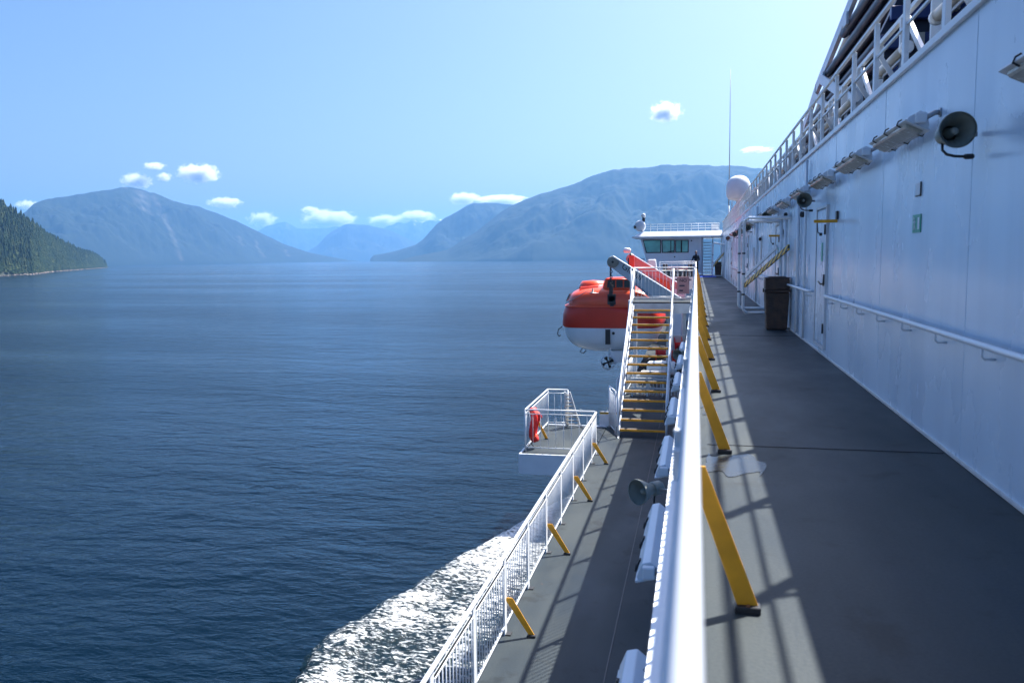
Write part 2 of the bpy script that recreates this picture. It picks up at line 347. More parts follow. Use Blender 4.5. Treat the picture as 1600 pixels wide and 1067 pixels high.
def mountain(name, label, ridge, depth, m, seed, nu=420, nv=110, shape=.85, spur=1.0, bare=None, jag=1.0, px=.3):
    R = np.array(ridge, float); d = np.r_[0, np.cumsum(np.hypot(*np.diff(R[:, :2], axis=0).T))]
    T = np.linspace(0, d[-1], nu); rx, ry, rz = (np.interp(T, d, R[:, k]) for k in range(3))
    k = np.hanning(9); k /= k.sum(); rz = np.convolve(np.pad(rz, 4, mode='edge'), k, mode='valid')
    V = []; B = []
    for i in range(nu):
        q = Vector((rx[i], ry[i], 0)); to = -q.normalized(); rzz = rz[i]+noise.fractal((T[i]*.006, seed, 0), .9, 2, 5)*.022*rz[i]*jag
        dep = depth*(.25+.75*min(1, rzz/450))
        for j in range(nv):
            v = j/(nv-1)
            if v < .25: s = (v/.25); off = (1-s)*-depth*.9; h = rzz*s**.9
            else: s = (v-.25)/.75; off = s*dep; h = rzz*(1-s**1.15)**shape if s < 1 else 0
            p = q+to*off
            e = math.sin(PI*min(1, s)) if v >= .25 else 0
            nn = noise.fractal((p.x*.0019, p.y*.0019, seed), .85, 2.1, 7); rd = 1-abs(noise.noise((p.x*.0016, p.y*.0016, seed+4)))*2
            h += e*spur*(nn*.25+rd*.12-.08)*rzz
            V.append((p.x, p.y, SEA-4+h*1.0+(4 if h > 6 else h*.6)))
            bb = 0
            if bare:
                for (uc, s0, s1, wd, sl) in bare:
                    u = i/(nu-1); cu = uc+sl*(s-s0)+.006*noise.fractal((s*7, uc*50, 1), .8, 2, 3)
                    if s0 < s < s1 and v >= .25: bb = max(bb, max(0, 1-abs(u-cu)/wd)*(.55+.9*noise.noise((p.x*.02, p.y*.02, V[-1][2]*.02))))
            B.append(max(0, min(1, bb*.6)))
    F = [(i*nv+j, (i+1)*nv+j, (i+1)*nv+j+1, i*nv+j+1) for i in range(nu-1) for j in range(nv-1)]
    o = MB().add(V, F, True).build(name, m)
    at = o.data.attributes.new('bare', 'FLOAT', 'POINT'); at.data.foreach_set('value', B)
    tag(o, label, kind='structure'); return o
fa, fb, rk = (.008, .013, .010), (.013, .020, .014), (.055, .054, .054)
MR = [(-4671, 4520, 298.2), (-4540, 4798, 306.9), (-4554, 4929, 374.3), (-4588, 5041, 439.1), (-4588, 5182, 484.4), (-4547, 5357, 518.5), (-4480, 5548, 559.2), (-4440, 5715, 600.2), (-4431, 5854, 616.0), (-4400, 6008, 606.9), (-4366, 6163, 570.6), (-4305, 6333, 521.7), (-4236, 6506, 497.7), (-4183, 6664, 460.7), (-4079, 6851, 381.8), (-3990, 7025, 293.0), (-3842, 7226, 181.8), (-3682, 7427, 96.3), (-3509, 7626, 44.7), (-3410, 7786, 14.2), (-3300, 7900, 0)]
mountain('mountain', 'rounded blue mountain with a pale rockslide at left', MR, 900, mountain_mat('left_mountain', fa, fb, rk, None, rocky=.70), 1.3,
         bare=[(.43, .06, .98, .010, .075), (.40, .04, .34, .030, .03), (.70, .35, .8, .006, .05), (.655, .3, .6, .010, .02), (.78, .5, .8, .008, .02)])
mountain('mountain', 'distant snow topped peak on the left of the channel', [(-8900, 14500, 200), (-8610, 14658, 362.2), (-8396, 14782, 584.3), (-8230, 14875, 683.5), (-8075, 14960, 745.7), (-7914, 15046, 785.8), (-7808, 15101, 720.8), (-7712, 15150, 650.6), (-7592, 15211, 639.0), (-7280, 15362, 649.5), (-7031, 15478, 681.6), (-6631, 15653, 539.9), (-6402, 15748, 346.5), (-6100, 15850, 100)], 1500, mountain_mat('far_peak', fa, fb, rk, (620, 900)), 2.7, 260, 60)
mountain('mountain', 'distant blue hill in the middle of the channel', [(-6100, 11500, 0), (-5860, 11604, 83.7), (-5617, 11724, 255.5), (-5528, 11766, 371.1), (-5430, 11812, 461.7), (-5289, 11876, 534.8), (-5182, 11922, 566.5), (-5067, 11972, 553.5), (-4934, 12027, 543.2), (-4709, 12117, 488.3), (-4568, 12171, 443.2), (-4345, 12252, 313.6), (-3973, 12378, 161.7), (-3700, 12467, 20.4)], 1200, mountain_mat('mid_hill', fa, fb, rk), 3.9, 260, 60)
mountain('mountain', 'distant jagged snowy ridge at the channel end', [(-6246, 14730, 329.0), (-5965, 14847, 543.6), (-5795, 14914, 614.9), (-5580, 14996, 699.6), (-5432, 15050, 709.3), (-5260, 15111, 764.5), (-5169, 15142, 707.6), (-5054, 15181, 743.8), (-4845, 15249, 761.7), (-4648, 15310, 703.8), (-4297, 15412, 554.8), (-3945, 15506, 307.1), (-3600, 15600, 100)], 1500, mountain_mat('snow_ridge', fa, fb, rk, (560, 860)), 5.1, 260, 60, jag=1.8)
mountain('mountain', 'steep dark headland in the middle distance', [(-2838, 6942, 8), (-2830, 6945, 34), (-2812, 6953, 55.1), (-2722, 6989, 71.2), (-2621, 7027, 92.9), (-2454, 7087, 145.3), (-2388, 7110, 198.9), (-2283, 7144, 323.2), (-2194, 7172, 392.4), (-2111, 7197, 435.6), (-1989, 7232, 497.1), (-1883, 7260, 510.4), (-1733, 7297, 511.7), (-1621, 7323, 496.9), (-1452, 7358, 463.1), (-1171, 7408, 345.5), (-887, 7447, 142.2)], 700, mountain_mat('headland', fa, fb, rk), 6.2, 300, 70)
mountain('mountain', 'large broad blue mountain behind the ferry bridge', [(-2100, 5620, 0), (-2008, 5654, 31.3), (-1746, 5740, 83.4), (-1567, 5792, 200.6), (-1432, 5827, 299.7), (-1297, 5858, 400.2), (-1197, 5879, 439.9), (-1057, 5906, 486.1), (-845, 5940, 547.7), (-710, 5958, 601.8), (-575, 5972, 639.1), (-396, 5987, 645.7), (-130, 5999, 653.3), (89, 5999, 645.8), (261, 5994, 630.7), (430, 5985, 606.6), (679, 5961, 561.8), (1076, 5903, 468.5), (1452, 5822, 288.4), (1900, 5700, 100)], 1100, mountain_mat('right_mountain', fa, fb, rk), 7.7, 420, 110,
         bare=[(.30, .35, .6, .006, .03)])

# ------------------------------------------------------------------ wooded headland on the left
def headland():
    shore = np.array([(-1500, 500), (-919.8, 902.9), (-980.7, 1006.4), (-1039.5, 1129.4), (-1275.7, 1436.2), (-1554.6, 1848.7), (-1994.9, 2494.9), (-2060, 2580)], float)
    dirs = [(-1300, 700, 1900, 190), (-1064, 1057, 1600, 143), (-1111, 1151, 1650, 130), (-1194, 1280, 1750, 116), (-1246, 1367, 1820, 94), (-1354, 1539, 2080, 79), (-1510, 1801, 2580, 59), (-1641, 2017, 2900, 48.5), (-1699, 2124, 3230, 26)]
    rd = []
    for x, y, D, h in dirs:
        q = math.hypot(x, y); rd.append((x/q*D, y/q*D, h-17))
    rd.append((-2080, 2590, 1)); rd = np.array(rd)
    def res(A, n):
        d = np.r_[0, np.cumsum(np.hypot(*np.diff(A[:, :2], axis=0).T))]; T = np.linspace(0, d[-1], n)
        return np.stack([np.interp(T, d, A[:, k]) for k in range(A.shape[1])], 1)
    nu, nv = 160, 40; sh = res(shore, nu); rg = res(rd, nu); V = []
    az = lambda P: np.arctan2(P[:, 0], P[:, 1])
    # pair shore with ridge by azimuth
    o = np.argsort(az(rg)); rr = rg[o]; a = az(sh); rgp = np.stack([np.interp(a, az(rg)[o], rr[:, k]) for k in range(3)], 1)
    for i in range(nu):
        for j in range(nv):
            v = j/(nv-1)*1.7; s = min(v, 1)
            p = sh[i]+(rgp[i, :2]-sh[i])*v; h = rgp[i, 2]*(s**.8) if v <= 1 else rgp[i, 2]*(1-(v-1)/.7*.7)
            h += noise.fractal((p[0]*.006, p[1]*.006, 2), .9, 2, 4)*5*min(1, s*3)*(1 if rgp[i, 2] > 15 else .2)+(.8 if j > 0 else 0)
            V.append((p[0], p[1], SEA-.5+max(0, h)))
    F = [(i*nv+j, (i+1)*nv+j, (i+1)*nv+j+1, i*nv+j+1) for i in range(nu-1) for j in range(nv-1)]
    gm = mat('forest_floor', (.03, .035, .018), .95, col2=(.012, .018, .009), scale=.08)
    tag(MB().add(V, F, True).build('hill', gm), 'steep wooded headland at the left edge', kind='structure')
    # trees: ragged tiered conifers joined as one far off wood
    tv = []; tf = []; tc = []
    Vn = np.array(V).reshape(nu, nv, 3)
    for _ in range(15000):
        i = rng.random()*(nu-1.01); j = (.3+rng.random()**1.1*(nv/1.7-.3)) if rng.random() < .8 else .3+rng.random()*2.5
        a_, b_ = int(i), int(j); fi, fj = i-a_, j-b_
        if b_ >= nv-1: continue
        p = (Vn[a_, b_]*(1-fi)+Vn[a_+1, b_]*fi)*(1-fj)+(Vn[a_, b_+1]*(1-fi)+Vn[a_+1, b_+1]*fi)*fj
        H = rng.uniform(11, 20)*(1 if rng.random() > .08 else 1.25); W = H*rng.uniform(.17, .27); c = rng.random()
        tiers = 5; z = p[2]-1
        lx, ly = rng.normal(0, .5, 2)
        for t in range(tiers):
            z0 = z+H*(.10+.17*t); z1 = z0+H*.30; r0 = W*(1-t/tiers*.82)
            o_ = len(tv); m_ = 7; ph = rng.random()*6
            for k in range(m_):
                r = r0*rng.uniform(.6, 1.25); an = ph+2*PI*k/m_
                tv.append((p[0]+r*math.cos(an)+lx*t/5, p[1]+r*math.sin(an)+ly*t/5, z0+rng.uniform(-.6, .5)))
            tv.append((p[0]+lx*(t+1)/5, p[1]+ly*(t+1)/5, min(z1, z+H)))
            for k in range(m_): tf.append((o_+k, o_+(k+1) % m_, o_+m_))
            tc += [c]*(m_+1)
    m = bpy.data.materials.new('conifer_green'); m.use_nodes = True; nt = m.node_tree; b = nt.nodes['Principled BSDF']; b.inputs['Roughness'].default_value = .9; b.inputs['Specular IOR Level'].default_value = .1
    at = N(nt, 'ShaderNodeAttribute', attribute_name='tone'); cr = N(nt, 'ShaderNodeValToRGB'); e = cr.color_ramp.elements
    e[0].color = (.008, .020, .008, 1); e[1].color = (.040, .052, .016, 1); e.new(.6).color = (.014, .028, .010, 1)
    nt.links.new(at.outputs['Fac'], cr.inputs[0]); nt.links.new(cr.outputs[0], b.inputs['Base Color'])
    me = bpy.data.meshes.new('conifer_forest'); me.from_pydata(tv, [], tf); me.materials.append(m); me.update()
    a2 = me.attributes.new('tone', 'FLOAT', 'POINT'); a2.data.foreach_set('value', tc)
    ob = bpy.data.objects.new('conifer_forest', me); COL.objects.link(ob)
    tag(ob, 'dense dark green conifer forest covering the left headland', 'forest', kind='stuff')
    # shore rocks
    mb = MB()
    ico = bmesh.new(); bmesh.ops.create_icosphere(ico, subdivisions=1, radius=1); iv = [tuple(v.co) for v in ico.verts]; iff = [tuple(v.index for v in f.verts) for f in ico.faces]; ico.free()
    for _ in range(900):
        i = rng.random()*(nu-1.01); a_ = int(i); q = sh[a_]*(1-(i-a_))+sh[a_+1]*(i-a_); s = rng.uniform(.8, 3.2)
        ox, oy = rng.normal(0, 2.5, 2)
        mb.add([(q[0]+ox+x*s*rng.uniform(.7, 1.4), q[1]+oy+y*s*rng.uniform(.7, 1.4), SEA+.1+z*s*rng.uniform(.35, .8)) for x, y, z in iv], iff)
    o = mb.build('shore_rocks', mat('shore_rock', (.26, .22, .2), .9, col2=(.06, .05, .045), scale=.3))
    tag(o, 'pale boulders along the foot of the wooded headland', 'rocks', kind='stuff')
headland()

# ------------------------------------------------------------------ clouds
def cloudmat():
    m = bpy.data.materials.new('cloud_vapour'); m.use_nodes = True
    nt = m.node_tree; nt.nodes.clear(); L = nt.links.new
    o = N(nt, 'ShaderNodeOutputMaterial'); v = N(nt, 'ShaderNodeVolumePrincipled')
    v.inputs['Color'].default_value = (1, 1, 1, 1); v.inputs['Anisotropy'].default_value = .35
    tc = N(nt, 'ShaderNodeTexCoord'); oi = N(nt, 'ShaderNodeObjectInfo')
    gr = N(nt, 'ShaderNodeTexGradient', gradient_type='SPHERICAL'); L(tc.outputs['Object'], gr.inputs[0])
    nz = N(nt, 'ShaderNodeTexNoise', noise_dimensions='4D'); nz.inputs['Scale'].default_value = 2.9; nz.inputs['Detail'].default_value = 6; nz.inputs['Roughness'].default_value = .62
    ml = N(nt, 'ShaderNodeMath', operation='MULTIPLY'); ml.inputs[1].default_value = 50; L(oi.outputs['Random'], ml.inputs[0]); L(ml.outputs[0], nz.inputs['W'])
    mp = N(nt, 'ShaderNodeMapping'); mp.inputs['Scale'].default_value = (1.4, 1, .8)
    L(tc.outputs['Object'], mp.inputs[0]); L(mp.outputs[0], nz.inputs['Vector'])
    ad = N(nt, 'ShaderNodeMath', operation='MULTIPLY_ADD'); ad.inputs[1].default_value = 1.9; L(nz.outputs[0], ad.inputs[0]); L(gr.outputs[0], ad.inputs[2])
    mr = N(nt, 'ShaderNodeMapRange'); mr.inputs[1].default_value = 1.15; mr.inputs[2].default_value = 2.0; mr.inputs[3].default_value = 0; mr.inputs[4].default_value = .028
    L(ad.outputs[0], mr.inputs[0]); L(mr.outputs[0], v.inputs['Density'])
    L(v.outputs[0], o.inputs['Volume']); return m
CLOUDM = cloudmat()
def clouds():
    # x, y, z, width m, height m, label
    L_ = [(-14308, 19269, 2110, 720, 330, 'small white cloud just above the rounded left mountain'),
          (-13957, 19525, 2504, 560, 170, 'flat little white cloud, uppermost of the three small ones over the left mountain'),
          (-13765, 19660, 2228, 380, 200, 'tiny white cloud below the flat one over the left mountain'),
          (-13063, 20133, 2350, 1050, 420, 'largest white cloud right of the rounded left mountain'),
          (-13558, 22185, 1707, 950, 260, 'low slanting white cloud over the right shoulder of the left mountain'),
          (-13644, 24451, 1300, 900, 430, 'white cloud low over the left distant snow topped peak'),
          (-11760, 25411, 1330, 1800, 480, 'long white cloud bank low over the middle of the channel'),
          (-12305, 25151, 1620, 600, 220, 'small white cloud hovering over the long cloud bank'),
          (-10098, 26116, 1273, 1100, 340, 'white cloud low over the rounded middle hill'),
          (-9142, 26466, 1400, 1300, 360, 'white cloud behind the jagged snowy ridge'),
          (-7063, 25022, 1850, 900, 330, 'white cloud touching the left edge of the steep headland top'),
          (-5900, 25250, 1790, 1600, 260, 'thin white cloud on the crest of the steep headland'),
          (-809, 21985, 3665, 800, 430, 'single white cloud alone in the sky above the whip antenna and bridge'),
          (-17592, 19145, 1553, 600, 220, 'white cloud between the wooded headland and the left mountain'),
          (1700, 25934, 3110, 900, 150, 'faint white cloud low in the sky beside the ship side')]
    ico = bmesh.new(); bmesh.ops.create_icosphere(ico, subdivisions=3, radius=1)
    me = bpy.data.meshes.new('cloud'); ico.to_mesh(me); ico.free(); me.materials.append(CLOUDM)
    for (x, y, z, wd, h, lab) in L_:
        o = bpy.data.objects.new('cloud', me); COL.objects.link(o); o.location = (x, y, z+SEA+18); o.rotation_euler.z = math.atan2(-x, y)
        o.scale = (wd*.62, wd*.4, h*.75)
        tag(o, lab, 'cloud', 'small white clouds over the mountains')
clouds()

# ------------------------------------------------------------------ air
def haze():
    m = bpy.data.materials.new('haze_air'); m.use_nodes = True; nt = m.node_tree; nt.nodes.clear()
    o = N(nt, 'ShaderNodeOutputMaterial'); v = N(nt, 'ShaderNodeVolumePrincipled')
    v.inputs['Color'].default_value = (.19, .46, .88, 1); v.inputs['Density'].default_value = HAZE; v.inputs['Anisotropy'].default_value = .3
    nt.links.new(v.outputs[0], o.inputs['Volume'])
    ob = MB().box(-13000, 5000, -400, 18000, SEA-1.5-6, 900).build('haze', m); tag(ob, 'pale blue haze in the air over the inlet', kind='stuff')
HAZE = 7.6e-5
haze()

# ------------------------------------------------------------------ ship structure
YN, YF = -9, 62
def struct(mb, name, m, label, bevel=0):
    return tag(mb.build(name, m, bevel=bevel), label, kind='structure')
# hull under the lower deck
struct(MB().prism([(-2.2, -16, SEA-2), (-2.42, -16, -3.36), (16, -16, -3.36), (16, -16, SEA-2)], (0, 86, 0)), 'hull', M['white'], 'white steel hull side of the ferry below the lower deck')
struct(MB().box(-2.34, 0.6, YN, 66, -3.355, -3.2), 'lower_deck', M['ldeck'], 'grey painted lower deck walkway beside the sea')
struct(MB().box(-.11, 1.81, YN, 66, -.06, 0), 'upper_deck', M['deck'], 'grey green painted upper deck walkway, mostly in shade')
# steel edge of upper deck and the wall below it
struct(MB().box(-.155, -.112, YN, 66, -.20, .035), 'deck_edge', M['white'], 'white steel lip along the outer edge of the upper deck')
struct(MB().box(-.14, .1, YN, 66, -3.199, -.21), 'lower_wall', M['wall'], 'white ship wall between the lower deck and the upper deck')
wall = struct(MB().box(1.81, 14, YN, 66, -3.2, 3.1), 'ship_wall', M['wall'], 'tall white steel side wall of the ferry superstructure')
# welded seams, skirting weld and roof edge as parts
mb = MB()
for y in (3.9, 6.2, 8.94, 11.9, 14.9, 17.9, 20.9, 24, 27, 30.2, 33.3, 36.5, 40): mb.box(1.808, 1.8108, y, y+.008, .02, 3.09)
mb.build('weld_seam', M['wall'], wall)
MB().box(1.79, 1.812, YN, 65.9, .004, .022).build('floor_weld', M['rope'], wall)
MB().box(1.775, 1.811, YN, 66, 3.06, 3.125).build('roof_edge', M['white'], wall, .006)
def ship_door(y0, wdt=.92, zt=2.1):
    y1 = y0+wdt; d = MB().box(1.788, 1.8095, y0, y1, .16, zt).build('door', M['wall'], wall, .008)
    fr = MB().box(1.775, 1.811, y0-.06, y0-.02, .1, zt+.05).box(1.775, 1.811, y1+.02, y1+.06, .1, zt+.05).box(1.775, 1.811, y0-.018, y1+.018, zt+.015, zt+.05).box(1.775, 1.811, y0-.018, y1+.018, .1, .145)
    fr.build('frame', M['whitegrey'], d)
    MB().tube([(1.80, y0+.12, 1.03), (1.74, y0+.12, 1.03), (1.735, y0+.3, 1.06)], .012, 8).lathe([(.03, 0), (.03, .02)], (1.79, y0+.12, 1.03), (-1, 0, 0), 12).build('handle', M['darkmetal'], d)
    for z in (.4, 1.1, 1.8): MB().tube([(1.77, y0-.01, z-.07), (1.77, y0-.01, z+.07)], .018, 8).build('hinge', M['darkmetal'], d)
    MB().box(1.782, 1.787, y0+.3, y0+.42, 1.35, 1.62).build('notice', M['green'], d)
for y in (12.42, 19.1, 30.5, 44): ship_door(y)
mb = MB()
for (y, z0, z1) in ((16.0, 1.15, 1.75), (24.5, .9, 2.0), (27.5, 1.1, 1.7), (35, .9, 2.0)):
    mb.box(1.795, 1.811, y, y+.45, z0, z1)
mb.build('louvre_vent', M['steel'], wall, .004)
# recess lines / pipes on wall
MB().tube([(1.77, 14.6, 0.05), (1.77, 14.6, 3.0)], .022, 8).tube([(1.77, 15.6, .05), (1.77, 15.6, 2.4)], .03, 8).tube([(1.77, 26.0, .05), (1.77, 26, 2.9)], .03).build('pipe', M['white'], wall)

# roof deck above
struct(MB().box(1.84, 14, YN, 66, 3.126, 3.14), 'roof_deck', M['deck'], 'roof deck behind the railing on top of the side wall')
pd = M['puddle'] = mat('standing_water', (.04, .046, .05), .26, spec=.25, var=.1)
def puddle(pts, lab):
    n = 90; V = []; P = [Vector((x, y, 0)) for x, y in pts]
    for _ in range(3): P = [q for i in range(len(P)) for q in (P[i].lerp(P[(i+1) % len(P)], .25), P[i].lerp(P[(i+1) % len(P)], .75))]
    bmv = []
    for k in range(n):
        t = k/n*len(P); i = int(t); f = t-i; f = f*f*(3-2*f)
        p = P[i].lerp(P[(i+1) % len(P)], f); a = noise.noise((p.x*9, p.y*5, 3))*.075
        bmv.append((p.x+a, p.y+a*3, .004))
    o = MB().add(bmv, [tuple(range(n))]).build('puddle', pd); tag(o, lab, 'puddle', kind='stuff')
puddle([(.08, 5.55), (.2, 5.58), (.33, 5.52), (.45, 5.62), (.50, 5.78), (.44, 5.92), (.42, 6.08), (.3, 6.16), (.18, 6.12), (.08, 6.2)], 'wide puddle of standing water beside the second yellow stay')
puddle([(.09, 7.5), (.17, 7.6), (.2, 7.9), (.19, 8.2), (.12, 8.4), (.08, 8.2)], 'narrow puddle of standing water behind the second yellow stay')
mb = MB().box(.1, 1.78, 6.44, 6.447, 0.0005, .005).box(.1, 1.78, 15.5, 15.512, .0005, .005)
struct(mb, 'deck_seam', M['darkmetal'], 'thin dark weld seam across the upper deck')
struct(MB().box(-.95, -.935, YN, 62, -3.1995, -3.194), 'lower_deck_seam', M['darkmetal'], 'thin dark weld seam running along the lower deck')

# ------------------------------------------------------------------ main railing on the upper deck
def panel(mb, y0, y1, x, zb, zt, n, side='y', r=.007):
    mb.box(x-.012, x+.012, y0, y1, zb, zb+.02).box(x-.012, x+.012, y0, y1, zt-.02, zt)
    for k in range(n):
        y = y0+(k+.5)*(y1-y0)/n; mb.tube([(x, y, zb+.02), (x, y, zt-.02)], r, 6)
def main_railing():
    t = thing('railing', 'long white railing with yellow stays along the upper deck edge', 'railing', (0, 0, 0))
    MB().tube([(-.008, -2.6, 1.05), (-.008, 26.2, 1.05)], .021, 20).build('top_rail', M['white'], t)
    y = -2.22; k = 0
    ys = [3.38-5.6+1.4*i for i in range(21)]
    for i, y in enumerate(ys):
        MB().box(-.048, -.032, y-.05, y+.05, .0, 1.0).box(-.048, .002, y-.012, y+.012, .99, 1.04).build('post', M['white'], t, .003)
        if i % 2 == 0: 
            MB().prism([(.178, y-.006, .03), (.262, y-.006, .03), (.045, y-.006, .60), (-.025, y-.006, .60)], (0, .012, 0)).build('stay', M['yellow'], t, .002)
            MB().box(.170, .272, y-.03, y+.03, .0, .03).build('stay_foot', M['darkmetal'], t, .003)
            MB().lathe([(.008, 0), (.008, .008)], (.222, y-.022, .03), (0, 0, 1), 6).build('bolt', M['rust'], t)
    for a, b in zip(ys[:-1], ys[1:]):
        mb = MB(); panel(mb, a+.055, b-.055, -.04, .09, .93, 12); mb.build('baluster_panel', M['white'], t)
    return t
main_railing()
def far_railing():
    t = thing('railing', 'white railing along the far part of the upper deck beyond the stair landing', 'railing', (0, 0, 0))
    MB().tube([(-.008, 28.2, 1.05), (-.008, 61.0, 1.05)], .021, 12).build('top_rail', M['white'], t)
    ys = [28.6+1.4*i for i in range(24)]
    for i, y in enumerate(ys):
        MB().box(-.048, -.032, y-.05, y+.05, 0, 1.03).build('post', M['white'], t)
        if i % 2 == 0: MB().prism([(.178, y-.006, 0), (.262, y-.006, 0), (.045, y-.006, .60), (-.025, y-.006, .60)], (0, .012, 0)).build('stay', M['yellow'], t)
    for a, b in zip(ys[:-1], ys[1:]):
        mb = MB(); panel(mb, a+.055, b-.055, -.04, .09, .93, 12); mb.build('baluster_panel', M['white'], t)
far_railing()

# ------------------------------------------------------------------ lower railing
def low_railing():
    t = thing('railing', 'white railing with yellow stays along the sea edge of the lower deck', 'railing', (0, 0, -3.2))
    X = -2.27
    MB().tube([(X, .5, 1.0), (X, 19.2, 1.0)], .024, 14).build('top_rail', M['white'], t)
    ys = [9.6-1.45*6+1.45*i for i in range(13)]+[19.15]
    for i, y in enumerate(ys):
        MB().box(X-.006, X+.01, y-.055, y+.055, .0, .99).build('post', M['white'], t, .003)
        MB().box(X+.012, X+.08, y-.05, y+.05, .0, .014).build('post_foot', M['darkmetal'], t)
    for k in range(-2, 4):
        y = 9.6+2.9*k-.02
        MB().prism([(-1.972, y-.006, .03), (-1.895, y-.006, .03), (X+.1, y-.006, .48), (X+.025, y-.006, .48), (X+.02, y-.006, .44)], (0, .012, 0)).build('stay', M['yellow'], t, .002)
        MB().box(-1.985, -1.88, y-.035, y+.035, .0, .03).build('stay_foot', M['darkmetal'], t, .003)
    for a, b in zip(ys[:-1], ys[1:]):
        if b-a < .3: continue
        mb = MB(); panel(mb, a+.05, b-.05, X, .10, .90, 12, r=.0075)
        mb.box(X-.02, X+.02, a+.06, b-.06, .885, .90); mb.build('baluster_panel', M['white'], t)
low_railing()

def straight_rail(name, label, cat, pts, z0, h=1.0, nper=.12, group=None, low=.1):
    t = thing(name, label, cat, pts[0]+(z0,), group); o = Vector(pts[0]+(0,))
    P = [Vector(p+(0,))-o for p in pts]
    MB().tube([p+Vector((0, 0, h)) for p in P], .02, 10).build('top_rail', M['white'], t)
    for a, b in zip(P[:-1], P[1:]):
        d = b-a; L_ = d.length; n = max(2, int(L_/nper)); mb = MB(); u = Vector((0, 0, 1))
        mb.tube([a+u*low, b+u*low], .012, 6).tube([a+u*(h-.1), b+u*(h-.1)], .012, 6)
        for k in range(1, n): mb.tube([a+d*k/n+u*low, a+d*k/n+u*(h-.1)], .0075, 6)
        mb.build('baluster_panel', M['white'], t)
    for p in P: MB().tube([p, p+Vector((0, 0, h))], .022, 8).build('post', M['white'], t)
    return t

# embarkation platform outboard of the lower deck
pf = thing('boarding_platform', 'small white boarding platform jutting over the sea beside the lower deck', 'platform', (-3.2, 20.6, -3.2))
MB().box(-.82, .84, -1.75, 1.75, -.1, 0).build('platform_deck', M['ldeck'], pf)
MB().box(-.87, .84, -1.8, -1.752, -.46, .03).box(-.87, -.822, -1.751, 1.8, -.46, .03).box(-.82, .84, 1.752, 1.8, -.46, .03).build('rim', M['white'], pf, .005)
for y in (-1.6, 1.5): MB().prism([(-.3, y, -.47), (.8, y, -.47), (.8, y, -1.4)], (0, .05, 0)).build('bracket', M['white'], pf)
straight_rail('platform_railing', 'white railing round three sides of the small boarding platform', 'railing', [(-2.3, 19.2), (-3.98, 19.2), (-3.98, 22.3), (-3.42, 22.3)], -3.2, 1.02, .17)
# pilot ladder rail slanting behind
t = thing('rope_ladder', 'pale folded ladder hanging at the back of the boarding platform', 'ladder', (-3.36, 22.2, -3.2))
MB().bar((0, 0, .98), (.28, .1, .0), .05, .04).bar((-.12, 0, .98), (-.1, .1, .0), .05, .04).build('side_rail', M['whitegrey'], t)
mb = MB()
for k in range(9): f = k/9; mb.bar((-.11, .02, .08+f*.9), (.28-.28*f, .02, .08+f*.9), .03, .03, (0, 1, 0))
mb.build('rung', M['beige'], t)
st = thing('yellow_brace', 'short yellow brace behind the red lifebuoy on the platform', 'brace', (-3.75, 20.6, -3.2))
MB().prism([(.0, 0, 0), (.08, 0, 0), (-.18, 0, .5), (-.24, 0, .5)], (0, .012, 0)).build('plate', M['yellow'], st)
MB().box(-.01, .09, -.02, .03, 0, .02).build('foot', M['darkmetal'], st)
# lifebuoy bag
lb = thing('lifebuoy', 'red wrapped lifebuoy strapped to the platform railing', 'lifebuoy', (-3.83, 19.55, -2.62))
ring = [(0+.03*math.sin(a*3), .13*math.cos(a), .36*math.sin(a)) for a in [2*PI*k/32 for k in range(32)]]
rr = MB().tube(ring, .085, 12, closed=True)
for i, v in enumerate(rr.v): rr.v[i] = tuple(Vector(v)*(1+.10*noise.noise(Vector(v)*9)))
rr.build('ring', M['red'], lb)
mb = MB()
for a in (.6, 2.2, 3.9, 5.4): mb.lathe([(.092, -.02), (.092, .02)], (.03*math.sin(a*3), .13*math.cos(a), .36*math.sin(a)), (0, -math.sin(a)*.13, math.cos(a)*.36), 12)
mb.build('band', M['orange'], lb)
MB().tube([(.02, -.02, .34), (.10, -.03, .28), (.16, -.02, .2), (.12, 0, .12)], [.04, .055, .05, .03], 10).build('hood', M['red'], lb)
MB().tube([(.0, -.12, -.3), (-.06, -.06, -.46), (-.02, .03, -.55), (.08, .05, -.54)], .012, 6).build('line', M['darkmetal'], lb)

# gate beside the stair foot
straight_rail('stair_gate', 'narrow white gate at the left foot of the yellow tread stair', 'gate', [(-2.27, 22.3), (-2.02, 21.4)], -3.2, 1.15, .09)
straight_rail('railing', 'white railing along the lower deck edge behind the stair', 'railing', [(-2.27, 24.5), (-2.27, 30.5)], -3.2, 1.0, .14)
sl_ = thing('sliding_gate', 'low hinged step plate with dark edge between platform and stair', 'gate', (-2.3, 22.4, -3.2))
MB().box(-.25, .28, 0, .05, .02, .42).build('plate', M['white'], sl_, .005)
MB().box(-.25, .28, -.012, 0, .36, .42).build('edge_strip', M['stripe'], sl_)

